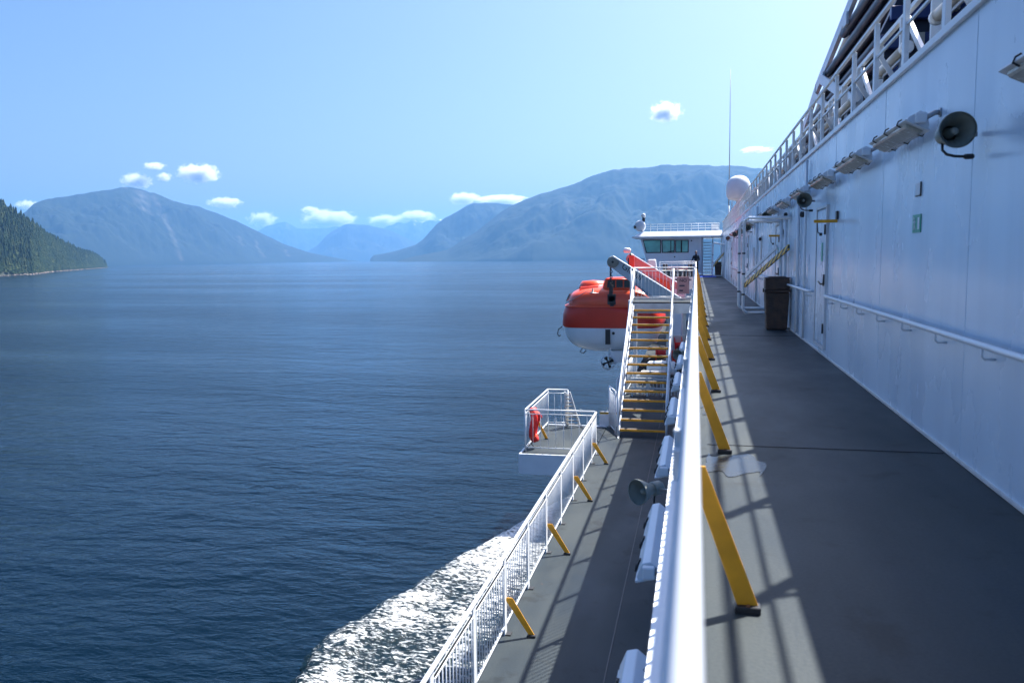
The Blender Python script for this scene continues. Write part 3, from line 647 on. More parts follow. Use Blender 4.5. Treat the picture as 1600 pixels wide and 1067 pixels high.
# ------------------------------------------------------------------ stair to the landing
def stair():
    t = thing('stair', 'steep open white stair with yellow edged treads rising from the lower deck', 'stair', (-1.31, 21.2, -3.2))
    n = 15; run = .345; hw = .585
    for k in range(n):
        y = k*run; z = .2*(k+1)
        tr = MB().box(-hw, hw, y, y+.25, z-.035, z).build('tread', M['tread'], t, .003)
        MB().box(-hw, hw, y-.022, y-.001, z-.05, z+.006).build('nosing', M['yellow'], tr, .003)
    L_ = n*run
    for s in (-1, 1):
        MB().prism([(s*(hw+.022)-.02, -.2, 0), (s*(hw+.022)-.02, .12, 0), (s*(hw+.022)-.02, L_+.1, 2.86), (s*(hw+.022)-.02, L_+.1, 3.12), (s*(hw+.022)-.02, L_-.1, 3.12)], (.04, 0, 0)).build('stringer', M['white'], t, .004)
        MB().tube([(s*(hw+.03), -.18, .05), (s*(hw+.03), -.16, .95), (s*(hw+.03), 0, 1.07), (s*(hw+.03), L_, 4.05), (s*(hw+.03), L_+.2, 4.25)], .028, 10).build('handrail', M['white'], t)
        mb = MB()
        for q in (.12, .37, .62, .87): mb.tube([(s*(hw+.03), L_*q, 3*q+.1), (s*(hw+.03), L_*q, 3*q+1.1)], .02, 8)
        mb.tube([(s*(hw+.03), 0, .6), (s*(hw+.03), L_, 3.6)], .014, 8); mb.build('stanchion', M['white'], t)
    # stowed chain on the right handrail
    mb = MB()
    for k in range(60):
        f = k/60; c = Vector((hw+.0+.02*math.sin(k*1.3), L_*(.98-.5*f), 3.85-1.75*f-.25*math.sin(PI*f)))
        mb.tube([c+Vector((.022*math.cos(a), 0, .035*math.sin(a))) if k % 2 else c+Vector((0, .022*math.cos(a), .035*math.sin(a))) for a in [2*PI*j/8 for j in range(8)]], .006, 5, closed=True)
    mb.build('chain', M['rope'], t)
stair()
ld = thing('landing', 'stair landing with white edge beam at upper deck level', 'platform', (-1.1, 27.4, 0))
MB().box(-.95, .985, -.95, .85, -.02, 0).build('landing_deck', M['ldeck'], ld)
MB().box(-1.0, .985, -1.0, -.952, -.34, -.024).box(-1.0, -.952, -.95, .9, -.34, .06).box(-.95, .985, .852, .9, -.34, .06).build('edge_beam', M['whitegrey'], ld)
MB().box(-.95, .985, -1.0, -.955, -.022, .02).build('sill', M['black'], ld)
for (x, y) in ((-.9, .8), (.2, .8), (.75, -.7)): MB().box(x-.06, x+.06, y-.06, y+.06, -3.2, -.342).build('column', M['white'], ld)
straight_rail('landing_railing', 'white railing round the stair landing with a small red notice', 'railing', [(-2.03, 26.5), (-2.03, 28.15), (-.72, 28.15), (-.06, 28.15)], 0, 1.07, .115)
ns = thing('notice_board', 'pink notice with dark lettering hung on the landing railing', 'sign', (-.42, 28.08, .42))
MB().box(-.2, .2, 0, .015, -.22, .34).build('board', M['pink'], ns)
RX = Matrix.Rotation(PI/2, 4, 'X')
text('NO', .15, M['ink'], ns, Matrix.Translation((0, -.006, .22)) @ RX)
for k in (1, 2): MB().box(-.12, .10-.05*k, -.006, -.001, .19-.16*k, .23-.16*k).build('dark_line', M['ink'], ns)
jb = thing('hose_reel', 'dark red hose gear mounted under the stair landing', 'hose reel', (-.5, 26.0, -1.3))
MB().lathe([(.05, -.12), (.26, -.12), (.26, -.1), (.09, -.09), (.09, .09), (.26, .1), (.26, .12), (.05, .12)], (0, 0, 0), (1, 0, .1), 20).build('reel', M['red'], jb)
MB().tube([(0, -.02, -.2), (.05, -.1, -.6), (0, -.05, -.9), (.05, .0, -1.2)], .03, 8).build('hose', M['darkmetal'], jb)
MB().box(-.18, .25, .1, .16, -.4, .3).box(.2, .26, .1, .2, -1.9, .3).build('mount', M['whitegrey'], jb)

# ------------------------------------------------------------------ floodlights and horns
def floodlight(label, loc, low=False):
    # body runs along +Y from 0 to 1.35, glass facing down and outwards, arm at both ends
    t = thing('deck_light', label, 'light', loc)
    tilt = .25 if low else -.45
    c, s = math.cos(tilt), math.sin(tilt)
    def R(p): return (p[0]*c-p[2]*s, p[1], p[0]*s+p[2]*c)
    prof = [(-.085, -.045), (.085, -.045), (.085, -.012), (.028, .065), (-.028, .065), (-.085, -.012)]
    MB().prism([R((x, 0.0, z)) for x, z in prof], (0, 1.35, 0)).build('housing', M['white'], t, .004)
    MB().prism([R((x, -.012, z)) for x, z in ((-.102, -.052), (.102, -.052), (.102, -.036), (-.102, -.036))], (0, 1.374, 0)).build('flange', M['whitegrey'], t, .003)
    g = MB(); gp = [(-.076, -.047), (.076, -.047), (.062, -.078), (-.062, -.078)]
    g.prism([R((x, .05, z)) for x, z in gp], (0, 1.25, 0)).build('diffuser', M['diff'], t, .01)
    for k in range(3):
        y = .2+k*.46
        for q in (-1, 1):
            MB().tube([R(p) for p in ((q*.070, y, -.064), (q*.107, y, -.060), (q*.109, y, -.03), (q*.092, y, -.004))], .009 if low else .006, 6).build('clip', M['darkmetal'], t)
    if low:
        for k in range(3):
            y = .2+k*.46; MB().bar(R((-.115, y, -.045)), R((-.062, y, .03)), .035, .014, (0, 1, 0)).build('latch', M['darkmetal'], t)
    MB().box(-.04, .04, -.06, 0, -.03, .05).build('gland_box', M['white'], t, .008)
    for y in ((-.03, 1.2) if low else (-.03,)):
        MB().tube([(.03, y, .01), (.07, y, .03), (.10, y, .045), (.135, y, .045)], .02, 8).lathe([(.035, 0), (.035, .012)], (.127, y, .045), (1, 0, 0), 12).build('arm', M['steel'], t)
    return t
yl = [-1.3, 1.2, 3.62, 7.04, 9.15, 11.45, 13.9, 16.6, 18.9, 21.6, 24.2, 26.8, 29.4, 32, 35, 38, 41]
fl = floodlight('nearest tube light on the side wall, cut off by the right frame edge', (1.672, 3.62, 2.41))
labs = {7.04: 'large tube light bracketed on the wall left of the nearest horn speaker', 9.15: 'second tube light in full view along the side wall row',
        11.45: 'third tube light in full view along the side wall row', 13.9: 'tube light just above and left of the middle horn speaker',
        16.6: 'tube light fifth in the row along the side wall', 18.9: 'tube light above the white pipe gate, sixth in the wall row',
        21.6: 'tube light seventh in the row, over the far side of the pipe gate', 24.2: 'tiny tube light eighth in the wall row', 26.8: 'tiny tube light ninth in the wall row',
        29.4: 'tiny tube light tenth in the wall row', 32: 'tiny tube light eleventh in the wall row', 35: 'tiny tube light twelfth in the wall row', 38: 'tiny tube light thirteenth in the wall row', 41: 'farthest tube light of the wall row'}
fl['group'] = 'tube lights along the side wall'
for y in yl[3:]: copy_thing(fl, (1.672, y, 2.475), labs[y])
lo = floodlight('lower deck tube light with its bright cover nearest the camera', (-.283, 2.75, -.62), True); lo['group'] = 'tube lights under the upper deck edge'
for y, s_ in ((5.33, 'tube light under the deck edge right below the lower horn speaker'), (7.95, 'tube light under the deck edge just beyond the lower horn speaker'), (10.55, 'third tube light under the deck edge beyond the lower horn speaker'), (13.2, 'tube light under the deck edge beside the lowest stair treads'), (15.8, 'tube light under the deck edge beside the middle stair treads'), (18.4, 'farthest visible tube light under the deck edge by the stair')):
    copy_thing(lo, (-.283, y, -.62), s_)
for o in list(bpy.data.objects):
    pass
def horn(label, loc, rz, pipe=True):
    # mouth towards -Y, wall side +X
    t = thing('horn_speaker', label, 'speaker', loc, 'grey horn speakers on the ship', rz)
    MB().lathe([(.108, -.14), (.112, -.145), (.114, -.13), (.085, -.06), (.055, .0), (.045, .04), (.04, .04), (.05, -.0), (.08, -.06), (.104, -.13)], (0, 0, 0), (0, 1, 0), 32, cap=False).build('bell', M['hornp'], t)
    MB().lathe([(.004, -.09), (.022, -.085), (.026, -.06), (.03, .02), (.05, .04)], (0, 0, 0), (0, 1, 0), 20).build('throat', M['hornp'], t)
    MB().lathe([(.05, .035), (.062, .045), (.062, .12), (.05, .14)], (0, 0, 0), (0, 1, 0), 20).build('driver', M['hornp'], t)
    MB().tube([(-.02, .09, -.05), (-.02, .08, -.1), (.0, .06, -.13), (.04, .04, -.145), (.11, .04, -.15)], .009, 8).lathe([(.014, 0), (.018, .01), (.018, .05), (.012, .06)], (.1, .04, -.15), (1, 0, 0), 10).build('cable', M['darkmetal'], t)
    MB().bar((.0, .05, .0), (.2, .12, .0), .03, .012, (0, 0, 1)).build('bracket', M['steel'], t)
    return t
h0 = horn('nearest grey horn speaker on the side wall beside the large tube light', (1.60, 5.95, 2.225), .04)
copy_thing(h0, (1.60, 13.6, 2.28), 'middle grey horn speaker on the side wall beside the tube light row')
copy_thing(h0, (1.60, 20.6, 2.36), 'small grey horn speaker above the white pipe gate')
for y, s_ in ((28, 'tiny grey horn speaker beyond the pipe gate, first of the far cluster'), (33, 'tiny grey horn speaker, second of the far cluster'), (37, 'tiny grey horn speaker, third of the far cluster'), (45, 'farthest horn speaker near the bridge wing roof')): copy_thing(h0, (1.6, y, 2.35), s_)
copy_thing(h0, (-.38, 7.15, -.58), 'grey horn speaker over the lower deck under the railing', -.75)
copy_thing(h0, (-.30, 17.6, -.60), 'small grey horn speaker beside the right stair handrail', -.5)

# ------------------------------------------------------------------ signs and fittings on the wall
sg = thing('exit_sign', 'small green exit sign with white running figure on the side wall', 'sign', (1.806, 7.575, 1.70))
MB().box(-.004, .003, -.13, .13, -.075, .075).build('plate', M['green'], sg)
mb = MB(); X_ = -.0065
mb.box(X_, -.0045, -.10, -.045, -.05, .05)
mb.build('door_symbol', M['white'], sg)
mb = MB()
mb.bar((X_, .05, .045), (X_, .075, .045), .02, .002, (0, 0, 1)); mb.bar((X_, .06, .03), (X_, .05, -.015), .022, .002, (0, 1, 0)); mb.bar((X_, .05, -.01), (X_, .085, -.05), .012, .002, (0, 1, 0)); mb.bar((X_, .05, -.01), (X_, .02, -.05), .012, .002, (0, 1, 0)); mb.bar((X_, .055, .025), (X_, .095, .01), .01, .002, (0, 1, 0)); mb.bar((X_, .055, .025), (X_, .02, .01), .01, .002, (0, 1, 0))
mb.build('figure', M['white'], sg)
pl = thing('nameplate', 'small pale plate with dark lower edge above the green exit sign', 'sign', (1.806, 7.56, 1.985))
MB().box(-.006, .003, -.075, .075, -.05, .05).build('plate', M['whitegrey'], pl, .002)
MB().box(-.008, .002, -.083, -.076, -.055, .055).box(-.008, .002, -.083, .083, -.06, -.052).build('edge', M['darkmetal'], pl)
yb = thing('yellow_bar', 'yellow bar light sticking out of the wall above the first door', 'bar', (1.66, 11.6, 1.885))
MB().box(-.15, .14, -.03, .03, -.02, .02).build('bar', M['yellow'], yb, .005)
MB().box(.12, .145, -.05, .05, .02, .13).build('mount', M['darkmetal'], yb, .004)
MB().tube([(-.11, 0, -.02), (-.10, 0, -.14), (-.06, .0, -.17)], .007, 6).lathe([(.02, 0), (.02, .04)], (-.06, 0, -.19), (0, 0, 1), 10).build('pull_cord', M['darkmetal'], yb)
yb2 = copy_thing(yb, (1.66, 18.6, 1.86), 'thin yellow bar light on the wall seen through the pipe gate')
for (y, z, lab) in ((14.9, 2.13, 'small dark junction fitting on the wall right of the pipe gate top'), (17.6, 2.25, 'small dark fitting above the corner of the pipe gate'), (24.4, 1.9, 'small dark fitting on the far wall left of the pipe gate')):
    q = thing('junction_fitting', lab, 'fitting', (1.78, y, z)); MB().lathe([(.035, 0), (.05, .01), (.05, .05), (.03, .07)], (0, 0, 0), (-1, 0, 0), 12).build('body', M['darkmetal'], q); MB().tube([(0, 0, 0), (0, .1, .02), (0.02, .2, .02)], .01, 6).build('cable', M['darkmetal'], q)
# handrails on the wall
def handrail(y0, y1, lab):
    t = thing('handrail', lab, 'handrail', (1.73, y0, .88), 'handrails along the side wall'); L_ = y1-y0
    MB().tube([(.06, 0, 0), (.02, .03, 0), (0, .08, 0), (0, L_-.08, 0), (.02, L_-.03, 0), (.06, L_, 0)], .021, 12).build('rail', M['white'], t)
    n = max(2, int(L_/1.0)); 
    for k in range(n):
        y = .35+k*(L_-.7)/(n-1); MB().tube([(0, y, -.015), (0, y, -.07), (.015, y, -.085), (.079, y, -.085)], .009, 6).build('bracket', M['white'], t)
handrail(-3.0, 12.1, 'long near white handrail on the side wall'); handrail(13.7, 18.6, 'short white handrail behind the brown bin'); handrail(20.4, 30.2, 'white handrail on the wall beyond the pipe gate'); handrail(31.8, 43.5, 'farthest white handrail along the wall')

# ------------------------------------------------------------------ bins
def bin_(label, loc):
    t = thing('litter_bin', label, 'bin', loc, 'brown litter bins on the deck')
    MB().prism([(-.19, -.2, 0), (.19, -.2, 0), (.225, -.2, .72), (-.225, -.2, .72)], (0, .42, 0)).build('body', M['bin'], t, .015)
    MB().box(-.24, .24, -.215, .235, .725, .775).build('collar', M['bin'], t, .01)
    MB().prism([(-.225, -.2, .78), (.225, -.2, .78), (.225, -.2, .98), (.15, -.2, 1.03), (-.15, -.2, 1.03), (-.225, -.2, .98)], (0, .42, 0)).build('lid', M['bin'], t, .012)
    MB().box(-.235, .235, -.21, .23, .995, 1.012).build('rim', M['darkmetal'], t)
    MB().box(-.26, -.242, -.03, .03, .72, .80).box(.242, .26, -.03, .03, .72, .80).build('latch', M['darkmetal'], t)
    return t
b0 = bin_('tall brown litter bin standing against the wall beside the pipe gate', (1.545, 16.95, .004))
copy_thing(b0, (1.5, 60.0, .004), 'far small litter bin beside the blue mat near the bridge wing')

# ------------------------------------------------------------------ pipe gate
def pipe_gate(label, loc):
    t = thing('pipe_gate', label, 'gate', loc)
    for k, (dx, dy) in enumerate(((0, 0), (-.02, 1.75))):
        x0, z1 = 1.13+dx, 2.34
        pts = [(1.79, dy, .055), (x0+.12, dy, .055)]+arc((x0+.12, dy, .175), .12, -PI/2, -PI, 6)+[(x0, dy, .3), (x0, dy, z1-.18)]
        pts += [(x0+.01, dy-.02, z1-.1), (x0+.04, dy-.1, z1-.03), (x0+.1, dy-.35, z1)]+[(1.77, dy-4.0, 2.17)]
        MB().tube([Vector(p) for p in pts], .036, 12).build('frame', M['white'], t)
        mb = MB()
        for z in (.5, 1.0, 1.5): mb.lathe([(.041, -.02), (.041, .02)], (x0, dy, z), (0, 0, 1), 12)
        mb.build('clamps', M['darkmetal'], t)
    MB().tube([(1.74, -3.6, .06), (1.74, -3.6, 2.2)], .03, 10).tube([(1.70, -3.1, .06), (1.70, -3.1, 2.2)], .03, 10).build('hinge_post', M['white'], t)
    MB().bar((1.16, .0, .72), (1.74, -4.2, 1.60), .035, .10).build('striped_bar', M['stripe'], t)
    MB().bar((1.14, .9, .82), (1.7, -2.2, 1.62), .03, .08).build('brace', M['whitegrey'], t)
    return t
pg = pipe_gate('white tubular pipe gate with black and yellow striped bar folded against the wall', (0, 21.0, 0))
copy_thing(pg, (0, 61.3-1.8, 0), 'far small pipe gate with striped bar before the bridge wing')

# ------------------------------------------------------------------ railing on the roof edge
def roof_railing():
    t = thing('roof_railing', 'white roof railing with wide flat posts and gusset braces above the side wall', 'railing', (1.81, 0, 3.1))
    y0 = 7.02; sp = 1.275
    MB().bar((0, -3, .76), (0, 62, .76), .038, .03).build('top_rail', M['white'], t)
    MB().bar((.02, -3, .40), (.02, 62, .40), .022, .022).build('mid_rail', M['white'], t)
    k = -6
    while y0+k*sp < 61:
        y = y0+k*sp
        mb = MB().box(-.005, .038, y-.045, y+.045, .041, .744).build('post', M['white'], t, .003)
        if k % 3 != 1: MB().prism([(.02, y-.02, .03), (.30, y-.02, .03), (.25, y-.02, .03), (.02, y-.02, .42), (.02, y-.02, .5), (.32, y-.02, .03)][1:], (0, .014, 0)).build('gusset', M['whitegrey'], t)
        k += 1
    for k in range(-6, 24):
        y = y0+k*sp+.5*sp
        MB().bar((.42, y, .03), (.42, y, .95), .05, .09, (0, 1, 0)).build('inner_post', M['white'], t)
        if k % 2: MB().bar((.42, y, .06), (.42, y+sp*.9, .92), .04, .07).build('lattice_brace', M['white'], t)
    MB().bar((.42, -2, .97), (.42, 36, .97), .05, .05).build('inner_rail', M['white'], t)
    MB().box(-.012, .05, -3, 62, .026, .04).build('base_strip', M['whitegrey'], t)
roof_railing()
def roof_tube(label, y, z=3.62, x=2.15):
    t = thing('roof_lamp', label, 'light', (x, y, z), 'pale cylinder lamps behind the roof railing')
    MB().lathe([(.05, 0), (.06, .01), (.06, 1.25), (.05, 1.26)], (0, 0, 0), (0, 1, 0), 16).build('tube', M['beige'], t)
    MB().lathe([(.066, 0), (.07, .02), (.07, .1), (.066, .12)], (0, -.03, 0), (0, 1, 0), 16).build('cap', M['white'], t)
    MB().lathe([(.07, 0), (.07, .1)], (0, 1.2, 0), (0, 1, 0), 16).build('cap', M['white'], t)
    MB().tube([(0, .2, 3.141-z), (0, .2, -.075), (0, 1.05, -.075), (0, 1.05, 3.141-z)], .02, 8).tube([(0, 0, .06), (0, -.04, .12), (0, .06, .14), (0, .1, .07)], .006, 6).build('stand', M['steel'], t)
    return t
r0 = roof_tube('pale cylinder lamp nearest the camera behind the roof railing, at the top frame edge', 7.3)
for y, s_ in ((9.7, 'pale cylinder lamp before the dark blue funnel louvres'), (12.6, 'pale cylinder lamp at the lower end of the funnel casing'), (14.6, 'small cylinder lamp just beyond the funnel casing'), (18.5, 'small cylinder lamp low along the roof railing'), (22, 'smallest cylinder lamp far along the roof railing')): copy_thing(r0, (2.15, y, 3.62), s_)

# ------------------------------------------------------------------ funnel casing on the roof
def funnel():
    t = thing('funnel', 'dark blue slatted funnel casing with a slanting white edge on the roof', 'funnel', (4.2, 0, 3.14))
    MB().prism([(0, 10, 0), (0, 38.5, 0), (0, 38.5, 2.2), (0, 31.0, 4.0), (0, 24.4, 5.1), (0, 10, 5.1)], (4.6, 0, 0)).build('casing', M['navy'], t)
    # louvred wall facing aft, across the roof, with a raking outer edge
    MB().prism([(-1.6, 13.5, 0), (-.003, 13.5, 0), (-.003, 13.5, 5.0), (-1.6, 13.5, 1.5)], (0, .3, 0)).build('louvre_wall', M['navy'], t)
    for k in range(12):
        z = .1+k*.40; x0 = -1.6 if z < 1.4 else -1.6+(z-1.4)*.457
        MB().box(x0, -.01, 13.36, 13.49, z, z+.2).build('cross_louvre', M['blue'], t, .01)
    for (z, y1) in ((2.3, 36.5), (2.75, 34.8), (3.2, 33.0), (3.65, 31.0), (4.1, 29), (4.6, 26)):
        MB().tube([(-.12, 10.2, z), (-.12, y1, z)], .12, 12).build('side_tube', M['navy'], t)
    MB().bar((-.16, 39.0, 2.0), (-.16, 31.0, 4.05), .12, .34, (1, 0, 0)).bar((-.16, 31.1, 4.04), (-.16, 21.5, 5.6), .12, .34, (1, 0, 0)).build('edge_beam', M['white'], t)
    MB().bar((-.3, 22, 1.9), (-.3, 29.2, 4.0), .05, .3).bar((-.3, 24.2, 1.9), (-.3, 30.6, 3.7), .05, .22).build('diagonal_brace', M['white'], t)
    for (y, z) in ((29.0, 3.95), (24.8, 4.65)): MB().box(-.30, -.24, y-.2, y+.3, z-.12, z+.2).build('small_lamp', M['white'], t)
    for (x, z) in ((-1.2, 1.3), (-.75, 1.75), (-.4, 2.3)): MB().box(x, x+.16, 13.2, 13.34, z, z+.16).build('vent_box', M['beige'], t)
funnel()

# ------------------------------------------------------------------ radome and antenna
rd_ = thing('radome', 'white domed satellite radome on a short mast by the roof railing', 'radome', (2.33, 50, 3.14))
MB().lathe([(.05, 1.42), (.45, 1.50), (.60, 1.60), (.68, 1.8), (.70, 2.1), (.67, 2.4), (.56, 2.65), (.4, 2.8), (.2, 2.88), (.01, 2.9)], (0, 0, 0), (0, 0, 1), 32).build('dome', M['white'], rd_)
MB().lathe([(.16, 0), (.12, .1), (.12, 1.43)], (.0, 0, 0), (0, 0, 1), 12).lathe([(.3, 1.0), (.3, 1.05)], (0, 0, 0), (0, 0, 1), 12).tube([(-.35, 0, 0), (-.35, 0, 1.42)], .03, 6).tube([(.35, 0, 0), (.35, 0, 1.42)], .03, 6).build('mast', M['white'], rd_)
MB().box(.62, .85, -.1, .3, 1.85, 2.05).build('box', M['steel'], rd_)
an = thing('whip_antenna', 'tall thin whip antenna rising beside the radome', 'antenna', (1.88, 52, 3.14))
MB().tube([(0, 0, 0), (0, 0, 1.3)], .045, 8).build('base', M['white'], an)
MB().tube([(0, 0, 1.3), (0, 0, 5.0), (-.02, 0, 9.3)], [.03, .022, .012], 8).build('whip', M['steel'], an)

# ------------------------------------------------------------------ bridge wing
def bridge():
    t = thing('bridge_wing', 'white bridge wing cabin with teal windows at the far end of the deck', 'bridge', (0, 62, 0))
    P = [(-3.35, 0, .2), (.35, 0, .2), (.35, 0, 2.80), (-4.05, 0, 2.80)]
    MB().prism(P, (0, 5, 0)).build('cabin', M['white'], t)
    for k, q in enumerate((((-3.80, 2.60), (-2.62, 2.60), (-2.60, 1.76), (-3.56, 1.76)), ((-2.44, 2.58), (-1.86, 2.58), (-1.86, 1.76), (-2.40, 1.76)), ((-1.80, 2.58), (-1.62, 2.58), (-1.62, 1.76), (-1.80, 1.76)), ((-1.46, 2.57), (-1.12, 2.57), (-1.12, 1.76), (-1.44, 1.76)), ((-1.02, 2.56), (-.62, 2.56), (-.62, 1.76), (-1.02, 1.76)))):
        cx = sum(p[0] for p in q)/4; cz = sum(p[1] for p in q)/4
        w_ = MB().prism([(cx+(x-cx)*(1+.07/abs(x-cx)), -.03, cz+(z-cz)*1.16) for x, z in q], (0, .028, 0)).build('window', M['darkmetal'], t)
        MB().prism([(x, -.045, z) for x, z in q], (0, .014, 0)).build('pane', M['teal'], w_)
    MB().prism([(-4.62, -.55, 2.80), (1.79, -.55, 2.80), (1.79, 5.6, 2.80), (-4.62, 5.6, 2.80)], (0, 0, .10)).prism([(-4.5, -.5, 2.905), (1.79, -.5, 2.905), (1.79, .0, 3.28), (-3.9, .0, 3.28)], (0, 5.4, 0)).build('roof', M['white'], t)
    mb = MB()
    for z in (3.45, 3.62, 3.8): mb.tube([(-3.8, .1, z), (1.6, .1, z)], .012, 6)
    for k in range(12): mb.tube([(-3.8+k*.49, .1, 3.28), (-3.8+k*.49, .1, 3.8)], .014, 6)
    mb.build('roof_railing', M['white'], t)
    MB().box(1.05, 1.55, .4, .8, 3.28, 3.75).build('roof_box', M['white'], t)
    MB().bar((-2.1, -.1, 1.74), (-1.55, -.1, 1.86), .05, .05).lathe([(.03, 0), (.05, .03), (.05, .12)], (-.35, -.02, 2.55), (0, -1, 0), 10).lathe([(.05, 0), (.05, .05)], (-1.55, -.01, 1.4), (0, -1, 0), 10).build('wiper', M['darkmetal'], t)
    MB().box(.36, .42, -.05, 4, .0, 2.79).build('door_frame', M['whitegrey'], t)
    mb = MB().box(-4.6, -3.3, .4, 2.0, -.2, .25); mb.build('wing_floor', M['white'], t)
    MB().prism([(-4.3, .2, .3), (-3.45, .2, .3), (-3.75, .2, 1.3), (-4.5, .2, 1.3)], (0, .05, 0)).build('wind_screen', M['whitegrey'], t)
bridge()
struct(MB().box(-4.6, -.05, 61, 67, -3.3, .19), 'wing_support', M['white'], 'white plating below the bridge wing')
ls = thing('wing_stair', 'white ladder stair with dark treads beside the bridge wing', 'stair', (.82, 62.3, 0))
mb = MB()
for k in range(11): mb.box(-.34, .34, k*.17, k*.17+.2, .22+k*.22, .27+k*.22)
mb.build('treads', M['darkmetal'], ls)
for s in (-1, 1): MB().bar((s*.37, -.1, 0), (s*.37, 1.9, 2.6), .05, .2).tube([(s*.37, -.1, 0), (s*.37, -.1, .95), (s*.37, 1.8, 3.3)], .03, 6).build('stringer', M['white'], ls)
sm_ = thing('floor_mat', 'bright blue floor mat at the foot of the wing stair', 'mat', (.75, 61, .004)); MB().box(-.75, .6, -3.2, 2.5, 0, .012).build('mat', M['mat'], sm_)
bl = thing('searchlight', 'white and black searchlight on the left end of the bridge roof', 'searchlight', (-3.95, 62.3, 3.28))
MB().lathe([(.02, -.22), (.38, -.2), (.42, 0), (.38, .1), (.02, .2)], (-.12, 0, .42), (.3, 1, .25), 20).build('drum', M['white'], bl)
MB().tube([(0, 0, 0), (0, 0, .5), (.12, 0, .9), (.2, 0, 1.0)], .06, 8).lathe([(.12, -.12), (.14, 0), (.12, .12)], (-.48, 0, .35), (1, .3, 0), 12).box(.02, .22, -.1, .1, .72, 1.0).build('mount', M['darkmetal'], bl)
MB().lathe([(.05, 0), (.14, .05), (.17, .17), (.12, .3), (.02, .34)], (.1, 0, 1.0), (0, 0, 1), 14).build('camera_dome', M['whitegrey'], bl)
lk = thing('storage_locker', 'white locker with rounded top beyond the stair landing', 'locker', (-2.35, 45, -3.2))
MB().box(-.3, .35, -.3, .6, 0, 3.9).build('body', M['white'], lk, .05); MB().prism([(-.25, -.3, 3.91), (.3, -.3, 3.91), (.22, -.3, 4.5), (-.18, -.3, 4.5)], (0, .8, 0)).build('cover', M['white'], lk, .05)
straight_rail('railing', 'white cross railing ahead of the bridge wing with dark gear behind', 'railing', [(-1.95, 46), (-.06, 46)], 0, 1.15, .3)
gb = thing('deck_gear', 'dull red winch gear behind the far cross railing', 'winch', (-1.0, 48, -.1))
MB().box(-.8, .7, -.3, .3, .3, .95).build('frame', M['pink'], gb); MB().lathe([(.2, -.6), (.2, .5)], (0, -.35, .6), (1, 0, 0), 14).box(-.85, -.6, -.4, .4, 0, 1.1).box(.55, .8, -.4, .4, 0, 1.1).build('drum', M['darkmetal'], gb)
struct(MB().box(-2.3, -.15, 46.2, 52, -.35, -.1), 'boat_deck', M['white'], 'white raised boat deck under the far winch gear')
bp_ = thing('banner_plate', 'white plate with dark blue lettering below the far cross railing', 'sign', (-1.0, 45.8, .1))
MB().box(-1.0, .9, 0, .03, -.25, .22).build('plate', M['white'], bp_); 
mb = MB()
for k, (a, b) in enumerate(((-.92, -.86), (-.75, -.45), (-.3, .25), (.35, .75))): mb.box(a, b, -.008, -.001, .02, .13)
mb.build('blue_marks', M['ink'], bp_)

